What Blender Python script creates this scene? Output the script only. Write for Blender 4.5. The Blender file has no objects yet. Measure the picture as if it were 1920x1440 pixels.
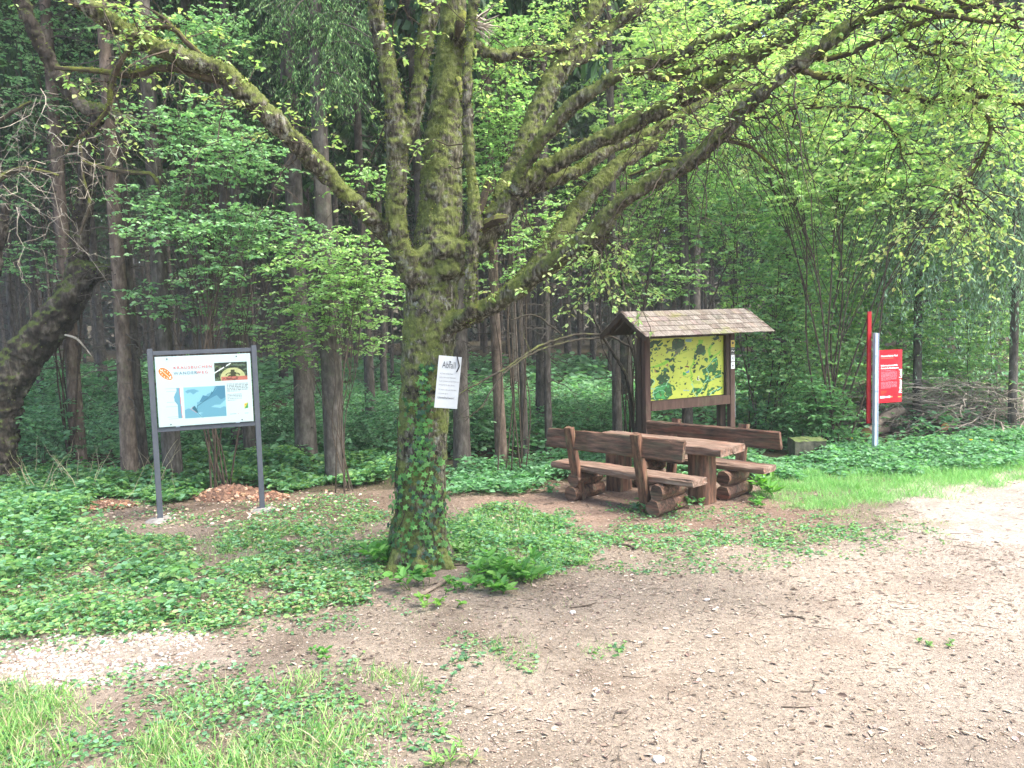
import bpy, bmesh, math, random
import numpy as np
from math import radians, sin, cos, pi
from mathutils import Matrix, Vector, Euler

# ------------------------------------------------------------------ camera, world, sun, exposure
SC = bpy.context.scene
COL = SC.collection
FPX, PITCH, ROLL, CAMH = 1540.0, radians(4.75), radians(1.6), 2.4
cf = np.array([0, cos(PITCH), -sin(PITCH)])
_r0 = np.array([1.0, 0, 0]); _u0 = np.array([0, sin(PITCH), cos(PITCH)])
cr = _r0 * cos(ROLL) - _u0 * sin(ROLL)
cu = _u0 * cos(ROLL) + _r0 * sin(ROLL)
CAM = np.array([0, 0, CAMH])
cd = bpy.data.cameras.new("camera"); cam = bpy.data.objects.new("camera", cd); COL.objects.link(cam)
cd.sensor_fit = 'HORIZONTAL'; cd.sensor_width = 36; cd.lens = 36 * FPX / 1920; cd.clip_start = .05; cd.clip_end = 600
m = Matrix.Identity(4)
for i in range(3):
    m[i][0] = cr[i]; m[i][1] = cu[i]; m[i][2] = -cf[i]; m[i][3] = CAM[i]
cam.matrix_world = m
SC.camera = cam
SUN_EL, SUN_AZ = radians(56), radians(108)      # azimuth measured clockwise from +Y (the view direction)
w = bpy.data.worlds.new("World"); SC.world = w; w.use_nodes = True
nt = w.node_tree; nt.nodes.clear()
sky = nt.nodes.new('ShaderNodeTexSky'); sky.sky_type = 'NISHITA'; sky.sun_disc = False
sky.sun_elevation = SUN_EL; sky.sun_rotation = SUN_AZ; sky.air_density = 1.0; sky.dust_density = 4.0; sky.ozone_density = 1.0
bg = nt.nodes.new('ShaderNodeBackground'); bg.inputs['Strength'].default_value = 0.15
ow = nt.nodes.new('ShaderNodeOutputWorld')
nt.links.new(sky.outputs[0], bg.inputs['Color']); nt.links.new(bg.outputs[0], ow.inputs['Surface'])
sl = bpy.data.lights.new("sun", 'SUN'); sl.energy = 1.6; sl.angle = radians(18); sl.color = (1.0, 0.97, 0.91)
so = bpy.data.objects.new("sun", sl); COL.objects.link(so)
sdir = Vector((sin(SUN_AZ) * cos(SUN_EL), cos(SUN_AZ) * cos(SUN_EL), sin(SUN_EL)))
so.rotation_euler = sdir.to_track_quat('Z', 'Y').to_euler(); so.location = (10, -5, 20)
vs = SC.view_settings; vs.view_transform = 'Standard'; vs.look = 'None'; vs.gamma = 1.0; vs.exposure = 2.25
SC.render.resolution_x = 1024; SC.render.resolution_y = 768
SC.render.engine = 'CYCLES'
SC.cycles.max_bounces = 6; SC.cycles.diffuse_bounces = 3; SC.cycles.glossy_bounces = 2
SC.cycles.transmission_bounces = 3; SC.cycles.transparent_max_bounces = 6; SC.cycles.volume_bounces = 0

rng = np.random.default_rng(7)

# ------------------------------------------------------------------ survey: photograph pixels to points of the place
def ray(px, py): return cf + ((px - 960) / FPX) * cr + ((720 - py) / FPX) * cu
def G(px, py, z=0.0):
    d = ray(px, py); return CAM + d * ((z - CAMH) / d[2])
def PD(px, py, D):
    d = ray(px, py); return CAM + d * (D / d[1])
def proj(P):
    v = np.asarray(P, float) - CAM; d = v @ cf
    return 960 + FPX * (v @ cr) / d, 720 - FPX * (v @ cu) / d, d
def S(r, g, b):
    c = np.array([r, g, b], float) / 255
    return tuple(np.where(c <= .04045, c / 12.92, ((c + .055) / 1.055) ** 2.4))

def vnoise(x, y, s, seed=0):
    x = np.asarray(x) / s + 1000; y = np.asarray(y) / s + 1000
    xi = np.floor(x).astype(np.int64); yi = np.floor(y).astype(np.int64)
    fx = x - xi; fy = y - yi; fx = fx * fx * (3 - 2 * fx); fy = fy * fy * (3 - 2 * fy)
    def h(a, b):
        n = (a * 374761393 + b * 668265263 + seed * 974711) & 0x7fffffff
        n = ((n ^ (n >> 13)) * 1274126177) & 0x7fffffff
        return ((n ^ (n >> 16)) & 0xffff) / 65535.0
    return (h(xi, yi) * (1 - fx) + h(xi + 1, yi) * fx) * (1 - fy) + (h(xi, yi + 1) * (1 - fx) + h(xi + 1, yi + 1) * fx) * fy
def fnoise(x, y, s, seed=0):
    return (vnoise(x, y, s, seed) + .5 * vnoise(x, y, s / 2.1, seed + 1) + .25 * vnoise(x, y, s / 4.3, seed + 2)) / 1.75
def gz(x, y):
    return (fnoise(x, y, 1.3, 5) - .5) * .05 + (vnoise(x, y, 9, 9) - .5) * .06

# ------------------------------------------------------------------ mesh helpers
class MB:
    def __init__(s): s.v = []; s.q = []; s.t = []; s.c = []; s.n = 0; s.mq = []; s.mt = []
    def add(s, V, Q=None, T=None, col=None, mi=0):
        V = np.asarray(V, float).reshape(-1, 3)
        if Q is not None and len(Q): s.q.append(np.asarray(Q) + s.n); s.mq.append(np.full(len(Q), mi))
        if T is not None and len(T): s.t.append(np.asarray(T) + s.n); s.mt.append(np.full(len(T), mi))
        c = np.ones((len(V), 3)) if col is None else np.broadcast_to(np.asarray(col, float), (len(V), 3))
        s.v.append(V); s.c.append(c); s.n += len(V)
        return s
    def build(s, name, mat, parent=None, smooth=True, col=True):
        me = bpy.data.meshes.new(name)
        V = np.concatenate(s.v) if s.v else np.zeros((0, 3))
        Q = np.concatenate(s.q) if s.q else np.zeros((0, 4), int)
        T = np.concatenate(s.t) if s.t else np.zeros((0, 3), int)
        me.vertices.add(len(V)); me.vertices.foreach_set('co', V.astype(np.float32).ravel())
        loops = np.concatenate([Q.ravel(), T.ravel()]).astype(np.int32)
        me.loops.add(len(loops)); me.loops.foreach_set('vertex_index', loops)
        me.polygons.add(len(Q) + len(T))
        st = np.concatenate([np.arange(len(Q)) * 4, len(Q) * 4 + np.arange(len(T)) * 3]).astype(np.int32)
        me.polygons.foreach_set('loop_start', st)
        try: me.polygons.foreach_set('loop_total', np.concatenate([np.full(len(Q), 4), np.full(len(T), 3)]).astype(np.int32))
        except Exception: pass
        mats = mat if isinstance(mat, (list, tuple)) else [mat]
        for mm in mats: me.materials.append(mm)
        if len(mats) > 1:
            me.polygons.foreach_set('material_index', np.concatenate(s.mq + s.mt).astype(np.int32))
        me.polygons.foreach_set('use_smooth', np.full(len(Q) + len(T), smooth))
        if col:
            a = me.color_attributes.new('Col', 'FLOAT_COLOR', 'POINT')
            C = np.concatenate(s.c); C = np.concatenate([C, np.ones((len(C), 1))], 1)
            a.data.foreach_set('color', C.astype(np.float32).ravel())
        me.update(calc_edges=True); me.validate()
        if smooth and len(Q) + len(T) < 30000: me.set_sharp_from_angle(angle=radians(38))
        o = bpy.data.objects.new(name, me); COL.objects.link(o)
        if parent is not None: o.parent = parent
        return o

def tag(o, label=None, cat=None, group=None, kind=None):
    if label: o['label'] = label
    if cat: o['category'] = cat
    if group: o['group'] = group
    if kind: o['kind'] = kind
    return o
def empty(name, loc=(0, 0, 0), rz=0.0, label=None, cat=None, group=None):
    o = bpy.data.objects.new(name, None); COL.objects.link(o)
    o.location = tuple(float(a) for a in loc); o.rotation_euler = (0, 0, rz); o.empty_display_size = .2
    return tag(o, label, cat, group)
def dup(root, loc, rz, sc=1.0, label=None, group=None):
    r = root.copy(); COL.objects.link(r); r.location = tuple(float(a) for a in loc); r.rotation_euler = (0, 0, rz); r.scale = (sc, sc, sc)
    if label: r['label'] = label
    if group: r['group'] = group
    for ch in list(root.children):
        c = ch.copy(); COL.objects.link(c); c.parent = r
        for g in list(ch.children):
            d = g.copy(); COL.objects.link(d); d.parent = c
    return r

def norm(v):
    v = np.asarray(v, float); return v / (np.linalg.norm(v, axis=-1, keepdims=True) + 1e-12)
def tubes(P, R, n=6, cap=True, wob=0.0, twist=None):
    """P (T,K,3) centre lines, R (T,K) radii -> one set of verts, quads, tris"""
    P = np.asarray(P, float); R = np.asarray(R, float)
    if P.ndim == 2: P = P[None]; R = R[None]
    T, K, _ = P.shape
    tan = np.zeros_like(P); tan[:, 1:-1] = P[:, 2:] - P[:, :-2]; tan[:, 0] = P[:, 1] - P[:, 0]; tan[:, -1] = P[:, -1] - P[:, -2]
    tan = norm(tan)
    mean = norm(P[:, -1] - P[:, 0]); ax = np.argmin(np.abs(mean), axis=1)
    ref = np.eye(3)[ax][:, None, :]
    a = norm(np.cross(tan, ref)); b = np.cross(tan, a)
    ang = np.arange(n) / n * 2 * pi
    rr = R[:, :, None] * (1 + (wob * (rng.random((T, K, n)) - .5) * 2 if wob else 0))
    V = P[:, :, None, :] + rr[..., None] * (a[:, :, None, :] * np.cos(ang)[None, None, :, None] + b[:, :, None, :] * np.sin(ang)[None, None, :, None])
    base = (np.arange(T) * K * n)[:, None, None] + (np.arange(K - 1) * n)[None, :, None]
    i = np.arange(n)[None, None, :]; j = (i + 1) % n
    Q = np.stack([base + i, base + j, base + n + j, base + n + i], -1).reshape(-1, 4)
    V = V.reshape(-1, 3); tri = []
    if cap and n > 3:
        ends = np.concatenate([P[:, 0], P[:, -1]]); nv = len(V); V = np.concatenate([V, ends])
        for e, k in ((0, 0), (1, K - 1)):
            b0 = (np.arange(T) * K * n + k * n)[:, None]; i = np.arange(n)[None]; j = (i + 1) % n
            c = (nv + e * T + np.arange(T))[:, None] + 0 * i
            tt = np.stack([c, b0 + j, b0 + i] if e == 0 else [c, b0 + i, b0 + j], -1)
            tri.append(tt.reshape(-1, 3))
    return V, Q, (np.concatenate(tri) if tri else None)
def spline(pts, n):
    """Catmull-Rom through rows of pts (any number of columns)"""
    p = np.asarray(pts, float); p = np.vstack([2 * p[0] - p[1], p, 2 * p[-1] - p[-2]])
    seg = len(p) - 3; t = np.linspace(0, seg - 1e-6, n); k = t.astype(int); u = (t - k)[:, None]
    a, b, c, d = p[k], p[k + 1], p[k + 2], p[k + 3]
    return .5 * (2 * b + (c - a) * u + (2 * a - 5 * b + 4 * c - d) * u ** 2 + (3 * b - a - 3 * c + d) * u ** 3)

# leaf templates: side x, along y, normal z
OVAL = (np.array([[0, 0, 0], [.27, .32, .07], [.2, .72, .05], [0, 1, -.04], [-.2, .72, .05], [-.27, .32, .07]]), np.array([[0, 1, 2, 3], [0, 3, 4, 5]]), None)
NARROW = (np.array([[0, 0, 0], [.11, .4, .03], [0, 1, -.02], [-.11, .4, .03]]), np.array([[0, 1, 2, 3]]), None)
BLADE = (np.array([[-.02, 0, 0], [.02, 0, 0], [.016, .55, .02], [-.016, .55, .02], [0, 1, .22]]), np.array([[0, 1, 2, 3]]), np.array([[3, 2, 4]]))
def star_t():
    pts = []
    for k in range(10):
        a = pi / 2 - k * pi / 5; r = (.62 if k % 2 == 0 else .30)
        if k == 5: r = .2
        pts.append([cos(a) * r, sin(a) * r + .45, .04 if k % 2 else -.02])
    V = np.array([[0, .45, .05]] + pts); Tt = np.array([[0, 1 + (k + 1) % 10, 1 + k] for k in range(10)])
    return (V, None, Tt)
STAR = star_t()
def put(mb, tmpl, pos, axis, nrm, size, col, width=1.0):
    """many leaves: pos (N,3), axis direction, normal, size (N,), col (N,3)"""
    V, Q, Tt = tmpl; N = len(pos)
    if N == 0: return
    y = norm(axis); x = norm(np.cross(y, nrm)); z = np.cross(x, y)
    s = np.broadcast_to(np.asarray(size, float), (N,))[:, None, None]
    W = pos[:, None, :] + s * (V[None, :, 0:1] * width * x[:, None] + V[None, :, 1:2] * y[:, None] + V[None, :, 2:3] * z[:, None])
    off = (np.arange(N) * len(V))[:, None, None]
    C = np.repeat(np.broadcast_to(col, (N, 3)), len(V), axis=0)
    mb.add(W.reshape(-1, 3), None if Q is None else (Q[None] + off).reshape(-1, 4), None if Tt is None else (Tt[None] + off).reshape(-1, 3), C)
def pick(cols, N, var=.18):
    cols = np.asarray(cols, float); c = cols[rng.integers(0, len(cols), N)]
    return np.clip(c * (1 + (rng.random((N, 1)) - .5) * 2 * var) * (1 + (rng.random((N, 3)) - .5) * .12), .003, .95)
def rdir(N, up=0.0, spread=1.0):
    a = rng.random(N) * 2 * pi; z = up + (rng.random(N) - .5) * spread
    return norm(np.stack([np.cos(a), np.sin(a), z], -1))
def pip(x, y, poly):
    poly = np.asarray(poly); ins = np.zeros(len(x), bool); j = len(poly) - 1
    for i in range(len(poly)):
        xi, yi = poly[i][:2]; xj, yj = poly[j][:2]
        c = ((yi > y) != (yj > y)) & (x < (xj - xi) * (y - yi) / (yj - yi + 1e-12) + xi); ins ^= c; j = i
    return ins
def wpoly(pts): return np.array([G(a, b)[:2] for a, b in pts])
def scatter(poly, dens, nz=None, fr=.5):
    """random ground points inside a world polygon; nz=(scale, seed, lo, hi): patchy"""
    lo = poly.min(0); hi = poly.max(0); n = int(dens * np.prod(hi - lo))
    x = lo[0] + rng.random(n) * (hi[0] - lo[0]); y = lo[1] + rng.random(n) * (hi[1] - lo[1])
    k = pip(x + (fnoise(x, y, .55, 91) - .5) * fr * 2.2 + rng.normal(0, fr * .18, n), y + (fnoise(x, y, .55, 93) - .5) * fr * 2.2 + rng.normal(0, fr * .18, n), poly)
    if nz: 
        f = (fnoise(x, y, nz[0], nz[1]) - nz[2]) / (nz[3] - nz[2]); k &= rng.random(n) < f
    x, y = x[k], y[k]
    return np.stack([x, y, gz(x, y)], -1)

# ------------------------------------------------------------------ materials
def ramp(n, l, fac, stops):
    r = n.new('ShaderNodeValToRGB'); e = r.color_ramp.elements
    while len(e) < len(stops): e.new(.5)
    for k, (p, c) in enumerate(stops): e[k].position = p; e[k].color = (*c, 1)
    l.new(fac, r.inputs['Fac']); return r.outputs['Color']
def mixc(n, l, f, a, b, mode='MIX'):
    x = n.new('ShaderNodeMix'); x.data_type = 'RGBA'; x.blend_type = mode
    for sock, val in ((x.inputs[0], f), (x.inputs[6], a), (x.inputs[7], b)):
        if isinstance(val, (int, float)): sock.default_value = val
        elif isinstance(val, tuple): sock.default_value = (*val, 1)
        else: l.new(val, sock)
    return x.outputs[2]
def noise(n, l, vec, scale, detail=5, rough=.6, stretch=None, dist=0):
    if stretch:
        mp = n.new('ShaderNodeMapping'); mp.inputs['Scale'].default_value = stretch; l.new(vec, mp.inputs['Vector']); vec = mp.outputs[0]
    t = n.new('ShaderNodeTexNoise'); t.inputs['Scale'].default_value = scale; t.inputs['Detail'].default_value = detail
    t.inputs['Roughness'].default_value = rough; t.inputs['Distortion'].default_value = dist
    l.new(vec, t.inputs['Vector']); return t.outputs['Fac']
def M(name, stops, scale=6, stretch=None, bump=.3, bscale=None, bstretch=None, bdist=.01, rough=.8, attr=False, layers=(), spec=.25, metal=0.0, detail=6, moss=None):
    mt = bpy.data.materials.new(name); mt.use_nodes = True; t = mt.node_tree; n = t.nodes; l = t.links
    b = n['Principled BSDF']; tc = n.new('ShaderNodeTexCoord').outputs['Object']
    f = noise(n, l, tc, scale, detail, .65, stretch)
    c = ramp(n, l, f, stops)
    for (ls, lstr, lo, hi, lc, amt) in layers:
        f2 = noise(n, l, tc, ls, 6, .65, lstr)
        mk = ramp(n, l, f2, [(lo, (0, 0, 0)), (hi, (amt,) * 3)])
        c = mixc(n, l, mk, c, lc)
    if moss:
        mcol, thr, upw = moss
        ge = n.new('ShaderNodeNewGeometry'); sp = n.new('ShaderNodeSeparateXYZ'); l.new(ge.outputs['Normal'], sp.inputs[0])
        f3 = noise(n, l, tc, 3.2, 5, .7)
        ma = n.new('ShaderNodeMath'); ma.operation = 'MULTIPLY_ADD'; l.new(sp.outputs['Z'], ma.inputs[0]); ma.inputs[1].default_value = upw; l.new(f3, ma.inputs[2])
        mk = ramp(n, l, ma.outputs[0], [(thr, (0, 0, 0)), (thr + .13, (.92,) * 3)])
        f4 = noise(n, l, tc, 30, 4, .7)
        mc = ramp(n, l, f4, [(.3, tuple(x * .45 for x in mcol)), (.6, mcol), (.8, tuple(min(1, x * 1.5) for x in mcol))])
        c = mixc(n, l, mk, c, mc)
    if attr:
        at = n.new('ShaderNodeAttribute'); at.attribute_name = 'Col'
        c = mixc(n, l, 1.0, c, at.outputs['Color'], 'MULTIPLY')
    l.new(c, b.inputs['Base Color']); b.inputs['Roughness'].default_value = rough; b.inputs['Specular IOR Level'].default_value = spec; b.inputs['Metallic'].default_value = metal
    if bump:
        f5 = noise(n, l, tc, bscale or scale * 3, 8, .7, bstretch or stretch)
        bp = n.new('ShaderNodeBump'); bp.inputs['Strength'].default_value = bump; bp.inputs['Distance'].default_value = bdist
        l.new(f5, bp.inputs['Height']); l.new(bp.outputs[0], b.inputs['Normal'])
    return mt
def leafmat(name, trans=.4, rough=.55, tint=(1.0, 1.2, .65), spec=.3):
    mt = bpy.data.materials.new(name); mt.use_nodes = True; t = mt.node_tree; n = t.nodes; l = t.links
    b = n['Principled BSDF']; at = n.new('ShaderNodeAttribute'); at.attribute_name = 'Col'
    l.new(at.outputs['Color'], b.inputs['Base Color']); b.inputs['Roughness'].default_value = rough; b.inputs['Specular IOR Level'].default_value = spec
    if trans:
        tr = n.new('ShaderNodeBsdfTranslucent'); l.new(mixc(n, l, 1.0, at.outputs['Color'], tint, 'MULTIPLY'), tr.inputs['Color'])
        mx = n.new('ShaderNodeMixShader'); mx.inputs[0].default_value = trans
        l.new(b.outputs[0], mx.inputs[1]); l.new(tr.outputs[0], mx.inputs[2]); l.new(mx.outputs[0], n['Material Output'].inputs['Surface'])
    return mt
def attrmat(name, rough=.8, spec=.2, bump=0):
    mt = leafmat(name, 0, rough, spec=spec); return mt
def flat(name, c, rough=.5, metal=0.0, spec=.4): return M(name, [(.3, tuple(x * .9 for x in c)), (.7, tuple(min(1, x * 1.07) for x in c))], 9, bump=.05, rough=rough, metal=metal, spec=spec)

MOSS = (.16, .195, .05)
m_oak = M('oak_bark', [(.39, (.022, .019, .013)), (.53, (.1, .088, .064)), (.67, (.32, .3, .24))], 30, (1, 1, .28), bump=1.0, bscale=30, bstretch=(1, 1, .25), bdist=.05, rough=.95,
          layers=[(9, None, .57, .65, (.36, .38, .32), .7), (2.2, None, .5, .62, (.1, .11, .045), .5)], moss=(MOSS, .44, .22))
m_oldoak = M('old_oak_bark', [(.35, (.016, .013, .01)), (.52, (.055, .045, .035)), (.7, (.2, .175, .14))], 7, (1, 1, .4), bump=1.0, bscale=16, bstretch=(1, 1, .2), bdist=.05, rough=.95, moss=((.09, .12, .028), .56, .3))
m_branch = M('mossy_branch', [(.3, (.025, .02, .014)), (.6, (.075, .06, .042)), (.8, (.15, .125, .09))], 14, bump=.7, bscale=45, bdist=.01, rough=.95, moss=((.15, .17, .03), .5, .2))
m_oldbr = M('dark_branch', [(.3, (.02, .017, .013)), (.7, (.055, .047, .035))], 14, bump=.5, bscale=45, bdist=.01, rough=.95, moss=((.1, .12, .03), .62, .2))
m_twig = M('twig_bark', [(.3, (.03, .022, .016)), (.7, (.09, .07, .05))], 20, bump=0, rough=.9)
m_pale = M('pale_dead_twig', [(.3, (.2, .17, .13)), (.7, (.42, .38, .31))], 20, bump=0, rough=.9)
m_spruce = M('spruce_bark', [(.3, (.032, .027, .023)), (.5, (.085, .074, .063)), (.72, (.175, .158, .138))], 10, (1, 1, .5), bump=.8, bscale=30, bstretch=(1, 1, .6), bdist=.015, rough=.95, attr=True,
             layers=[(3, None, .55, .7, (.09, .11, .06), .5)])
m_dead = M('dead_branch', [(.3, (.05, .043, .036)), (.7, (.13, .115, .095))], 15, bump=0, rough=.95)
m_moss = leafmat('moss', .15, .9, spec=.05)
m_leaf = leafmat('leaf', .52)
m_needle = leafmat('needle', .2, .6, (1, 1.1, .6))
m_grass = leafmat('grass', .35, .6)
m_litter = attrmat('litter', .9, .1)
m_stone = M('gravel_stone', [(.3, (.8, .76, .72)), (.7, (1, 1, 1))], 40, bump=.3, bscale=90, bdist=.004, rough=.85, attr=True)
m_wood = M('stained_wood', [(.32, (.026, .018, .013)), (.5, (.1, .056, .038)), (.7, (.22, .12, .08))], 5, (.6, 6, 6), bump=.5, bscale=9, bstretch=(.5, 9, 9), bdist=.006, rough=.7,
           layers=[(3.5, (.5, 3, 3), .5, .66, (.1, .095, .06), .7), (2.2, (.6, 4, 4), .57, .68, (.22, .065, .04), .6)], moss=None)
m_woodv = M('stained_wood_upright', [(.32, (.026, .018, .013)), (.5, (.11, .056, .036)), (.7, (.23, .12, .076))], 5, (5, 5, .6), bump=.5, bscale=9, bstretch=(8, 8, .5), bdist=.006, rough=.7,
            layers=[(3.5, (3, 3, .5), .52, .68, (.14, .14, .08), .7)])
m_woodtop = M('weathered_wood', [(.32, (.055, .036, .026)), (.5, (.15, .1, .075)), (.7, (.29, .21, .16))], 4, (.6, 6, 6), bump=.5, bscale=9, bstretch=(.5, 9, 9), bdist=.006, rough=.75,
              layers=[(3, (.6, 3, 3), .52, .66, (.22, .1, .065), .5)])
m_kiosk = M('brown_wood', [(.3, (.045, .026, .02)), (.6, (.085, .05, .038)), (.8, (.13, .085, .066))], 5, (5, 5, .7), bump=.35, bscale=10, bstretch=(8, 8, .6), bdist=.004, rough=.75,
            layers=[(2.5, None, .55, .7, (.1, .1, .06), .5)])
m_kdark = M('dark_brown_wood', [(.3, (.035, .024, .018)), (.7, (.075, .05, .036))], 6, (5, 5, .7), bump=.3, rough=.8)
m_shingle = M('wood_shingle', [(.3, (.075, .065, .052)), (.5, (.15, .13, .11)), (.7, (.33, .3, .26))], 8, (8, 1.2, 1.2), bump=.6, bscale=22, bstretch=(9, 1, 1), bdist=.006, rough=.9, attr=True,
              layers=[(3.2, None, .56, .66, (.15, .16, .04), .65)])
m_print = attrmat('printed_panel', .35, .4)
m_frame = M('anthracite_frame', [(.3, (.052, .06, .075)), (.7, (.075, .085, .1))], 12, bump=.1, bscale=200, bdist=.001, rough=.5, spec=.4)
m_steel = M('galvanised_steel', [(.3, (.38, .45, .55)), (.7, (.55, .62, .72))], 10, (4, 4, 1), bump=.08, rough=.45, metal=.3, spec=.5)
m_red = flat('red_paint', S(165, 16, 30), .4); m_dred = flat('dark_red_paint', S(160, 15, 25), .45)
m_black = flat('black_ink', (.02, .02, .022), .6); m_white = flat('white_plate', (.42, .45, .46), .35)
m_soil = M('red_soil', [(.3, (.09, .05, .033)), (.6, (.19, .11, .075)), (.8, (.28, .18, .13))], 12, bump=1, bscale=30, bdist=.02, rough=.95)
m_concrete = M('concrete', [(.3, (.14, .13, .12)), (.7, (.26, .25, .23))], 12, bump=.5, bscale=40, bdist=.005, rough=.9)
m_mossstone = M('mossy_stone', [(.3, (.06, .06, .045)), (.7, (.15, .14, .1))], 7, bump=.7, bscale=25, bdist=.01, rough=.95, moss=((.1, .14, .04), .5, .3))
m_cut = M('cut_wood', [(.3, (.3, .13, .06)), (.7, (.55, .28, .14))], 10, bump=.2, rough=.8)
def ink(c, nm='lettering_ink'): return flat(nm, c, .6)

# ------------------------------------------------------------------ the ground
PATH = wpoly([(420, 1200), (540, 1172), (760, 1130), (1030, 1080), (1220, 1015), (1520, 1030), (1700, 960), (1780, 905), (2100, 880), (2500, 1100), (3200, 2600), (700, 2600), (600, 1500), (640, 1350), (430, 1270)])
YARD = wpoly([(840, 930), (1020, 905), (1240, 900), (1440, 925), (1560, 960), (1500, 1010), (1200, 1010), (1050, 960), (900, 955)])
MULCH = wpoly([(150, 940), (300, 925), (700, 925), (740, 960), (560, 985), (330, 990), (180, 975)])
PALE_SUNLIT = wpoly([(1700, 940), (1820, 898), (2300, 880), (2400, 1060), (1960, 1025), (1780, 1000)])  # pale sandy gravel, with the brightness of a sunlit gap painted into its colour
GRAV = wpoly([(-500, 1190), (0, 1195), (90, 1188), (230, 1178), (350, 1182), (415, 1200), (370, 1230), (330, 1262), (190, 1290), (100, 1275), (0, 1270), (-500, 1290)])
gx = np.concatenate([-np.geomspace(150, 9.1, 26), np.arange(-9, 9.01, .09), np.geomspace(9.1, 150, 26)])
gy = np.concatenate([-np.geomspace(60, 2.1, 14), np.arange(-2, 15.01, .09), np.geomspace(15.1, 260, 34)])
X, Y = np.meshgrid(gx, gy); Z = gz(X, Y)
far = np.clip((Y - 95) / 60, 0, 1); Z = Z + far ** 1.5 * 14
xx, yy = X.ravel(), Y.ravel()
jx = xx + (fnoise(xx, yy, .8, 31) - .5) * .9; jy = yy + (fnoise(xx, yy, .8, 37) - .5) * .9
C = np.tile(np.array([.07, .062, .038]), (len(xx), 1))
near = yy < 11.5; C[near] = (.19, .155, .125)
for poly, c in ((YARD, (.23, .165, .13)), (MULCH, (.16, .12, .09)), (PATH, (.25, .212, .172)), (PALE_SUNLIT, (.62, .58, .52)), (GRAV, (.36, .32, .28))):
    mk = np.zeros(len(xx))
    for q in range(8):
        sp_ = .45; mk += pip(jx + rng.normal(0, sp_), jy + rng.normal(0, sp_), poly) / 8.0
    mk = np.clip(mk * 1.15 - .07 + (fnoise(xx, yy, .25, 97) - .5) * .5 * (mk > .05) * (mk < .95), 0, 1)[:, None]; C = C * (1 - mk) + np.array(c) * mk
t = np.clip((xx - 1.5) / 4.5, 0, 1)[:, None] * pip(jx, jy, PATH)[:, None]      # the forecourt turns paler towards the right
C = C * (1 - t) + np.array([.36, .32, .285]) * t
wet = fnoise(xx, yy, 1.5, 101) * .6 + fnoise(xx, yy, .45, 103) * .4; C = C * np.clip(1.55 - 1.1 * wet, .5, 1.25)[:, None] * np.array([1.0, .985, .955])      # trodden, damp and dry patches of the soil
nxn, nyn = len(gx), len(gy)
idx = np.arange(nxn * nyn).reshape(nyn, nxn)
Q = np.stack([idx[:-1, :-1], idx[:-1, 1:], idx[1:, 1:], idx[1:, :-1]], -1).reshape(-1, 4)
m_ground = M('ground', [(.25, (.5, .48, .46)), (.5, (.95, .94, .93)), (.75, (1.45, 1.42, 1.4))], 26, bump=1.0, bscale=60, bdist=.02, rough=.95, attr=True, spec=.1, detail=10,
             layers=[(1.1, None, .48, .66, (.5, .45, .42), .6), (75, None, .6, .66, (1.6, 1.5, 1.4), .5)])
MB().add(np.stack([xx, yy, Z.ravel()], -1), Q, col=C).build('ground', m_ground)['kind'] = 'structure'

# gravel patch of white stones
def stone_mesh():
    bm = bmesh.new(); bmesh.ops.create_icosphere(bm, subdivisions=1, radius=1)
    V = np.array([v.co[:] for v in bm.verts]); T = np.array([[v.index for v in f.verts] for f in bm.faces]); bm.free(); return V, T
SV, ST = stone_mesh()
def stones(mb, pos, size, col, flatten=.6):
    N = len(pos)
    if not N: return
    sc = size[:, None] * np.stack([.7 + .6 * rng.random(N), .7 + .6 * rng.random(N), flatten * (.7 + .6 * rng.random(N))], -1)
    a = rng.random(N) * 2 * pi; ca, sa = np.cos(a), np.sin(a)
    V = SV[None] * (1 + .22 * (rng.random((N, len(SV), 1)) - .5)) * sc[:, None]
    W = np.stack([V[..., 0] * ca[:, None] - V[..., 1] * sa[:, None], V[..., 0] * sa[:, None] + V[..., 1] * ca[:, None], V[..., 2]], -1) + pos[:, None]
    off = (np.arange(N) * len(SV))[:, None, None]
    mb.add(W.reshape(-1, 3), None, (ST[None] + off).reshape(-1, 3), np.repeat(col, len(SV), 0))
mb = MB(); p = np.concatenate([scatter(GRAV, 1700, (.35, 3, .3, .6), .55), scatter(GRAV, 1500, (.9, 4, .2, .6), .2)]); n = len(p)
p[:, 2] += .002; stones(mb, p, .007 + .013 * rng.random(n) ** 1.5, pick([(.4, .37, .34), (.33, .3, .27), (.5, .475, .44), (.36, .31, .27), (.2, .16, .13), (.25, .2, .16)], n, .15))
tag(mb.build('gravel', m_stone, smooth=False), 'patch of loose whitish gravel stones in the grass at lower left', 'gravel', kind='stuff')
mb = MB(); p = np.concatenate([scatter(PATH, 5), scatter(PALE_SUNLIT, 120)]); p = p[p[:, 1] < 14]; n = len(p)
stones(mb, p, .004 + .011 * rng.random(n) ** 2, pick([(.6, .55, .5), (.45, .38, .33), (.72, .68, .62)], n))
tag(mb.build('pebbles', m_stone, smooth=False), 'small pale pebbles strewn over the brown forecourt', 'pebbles', kind='stuff')

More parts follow.
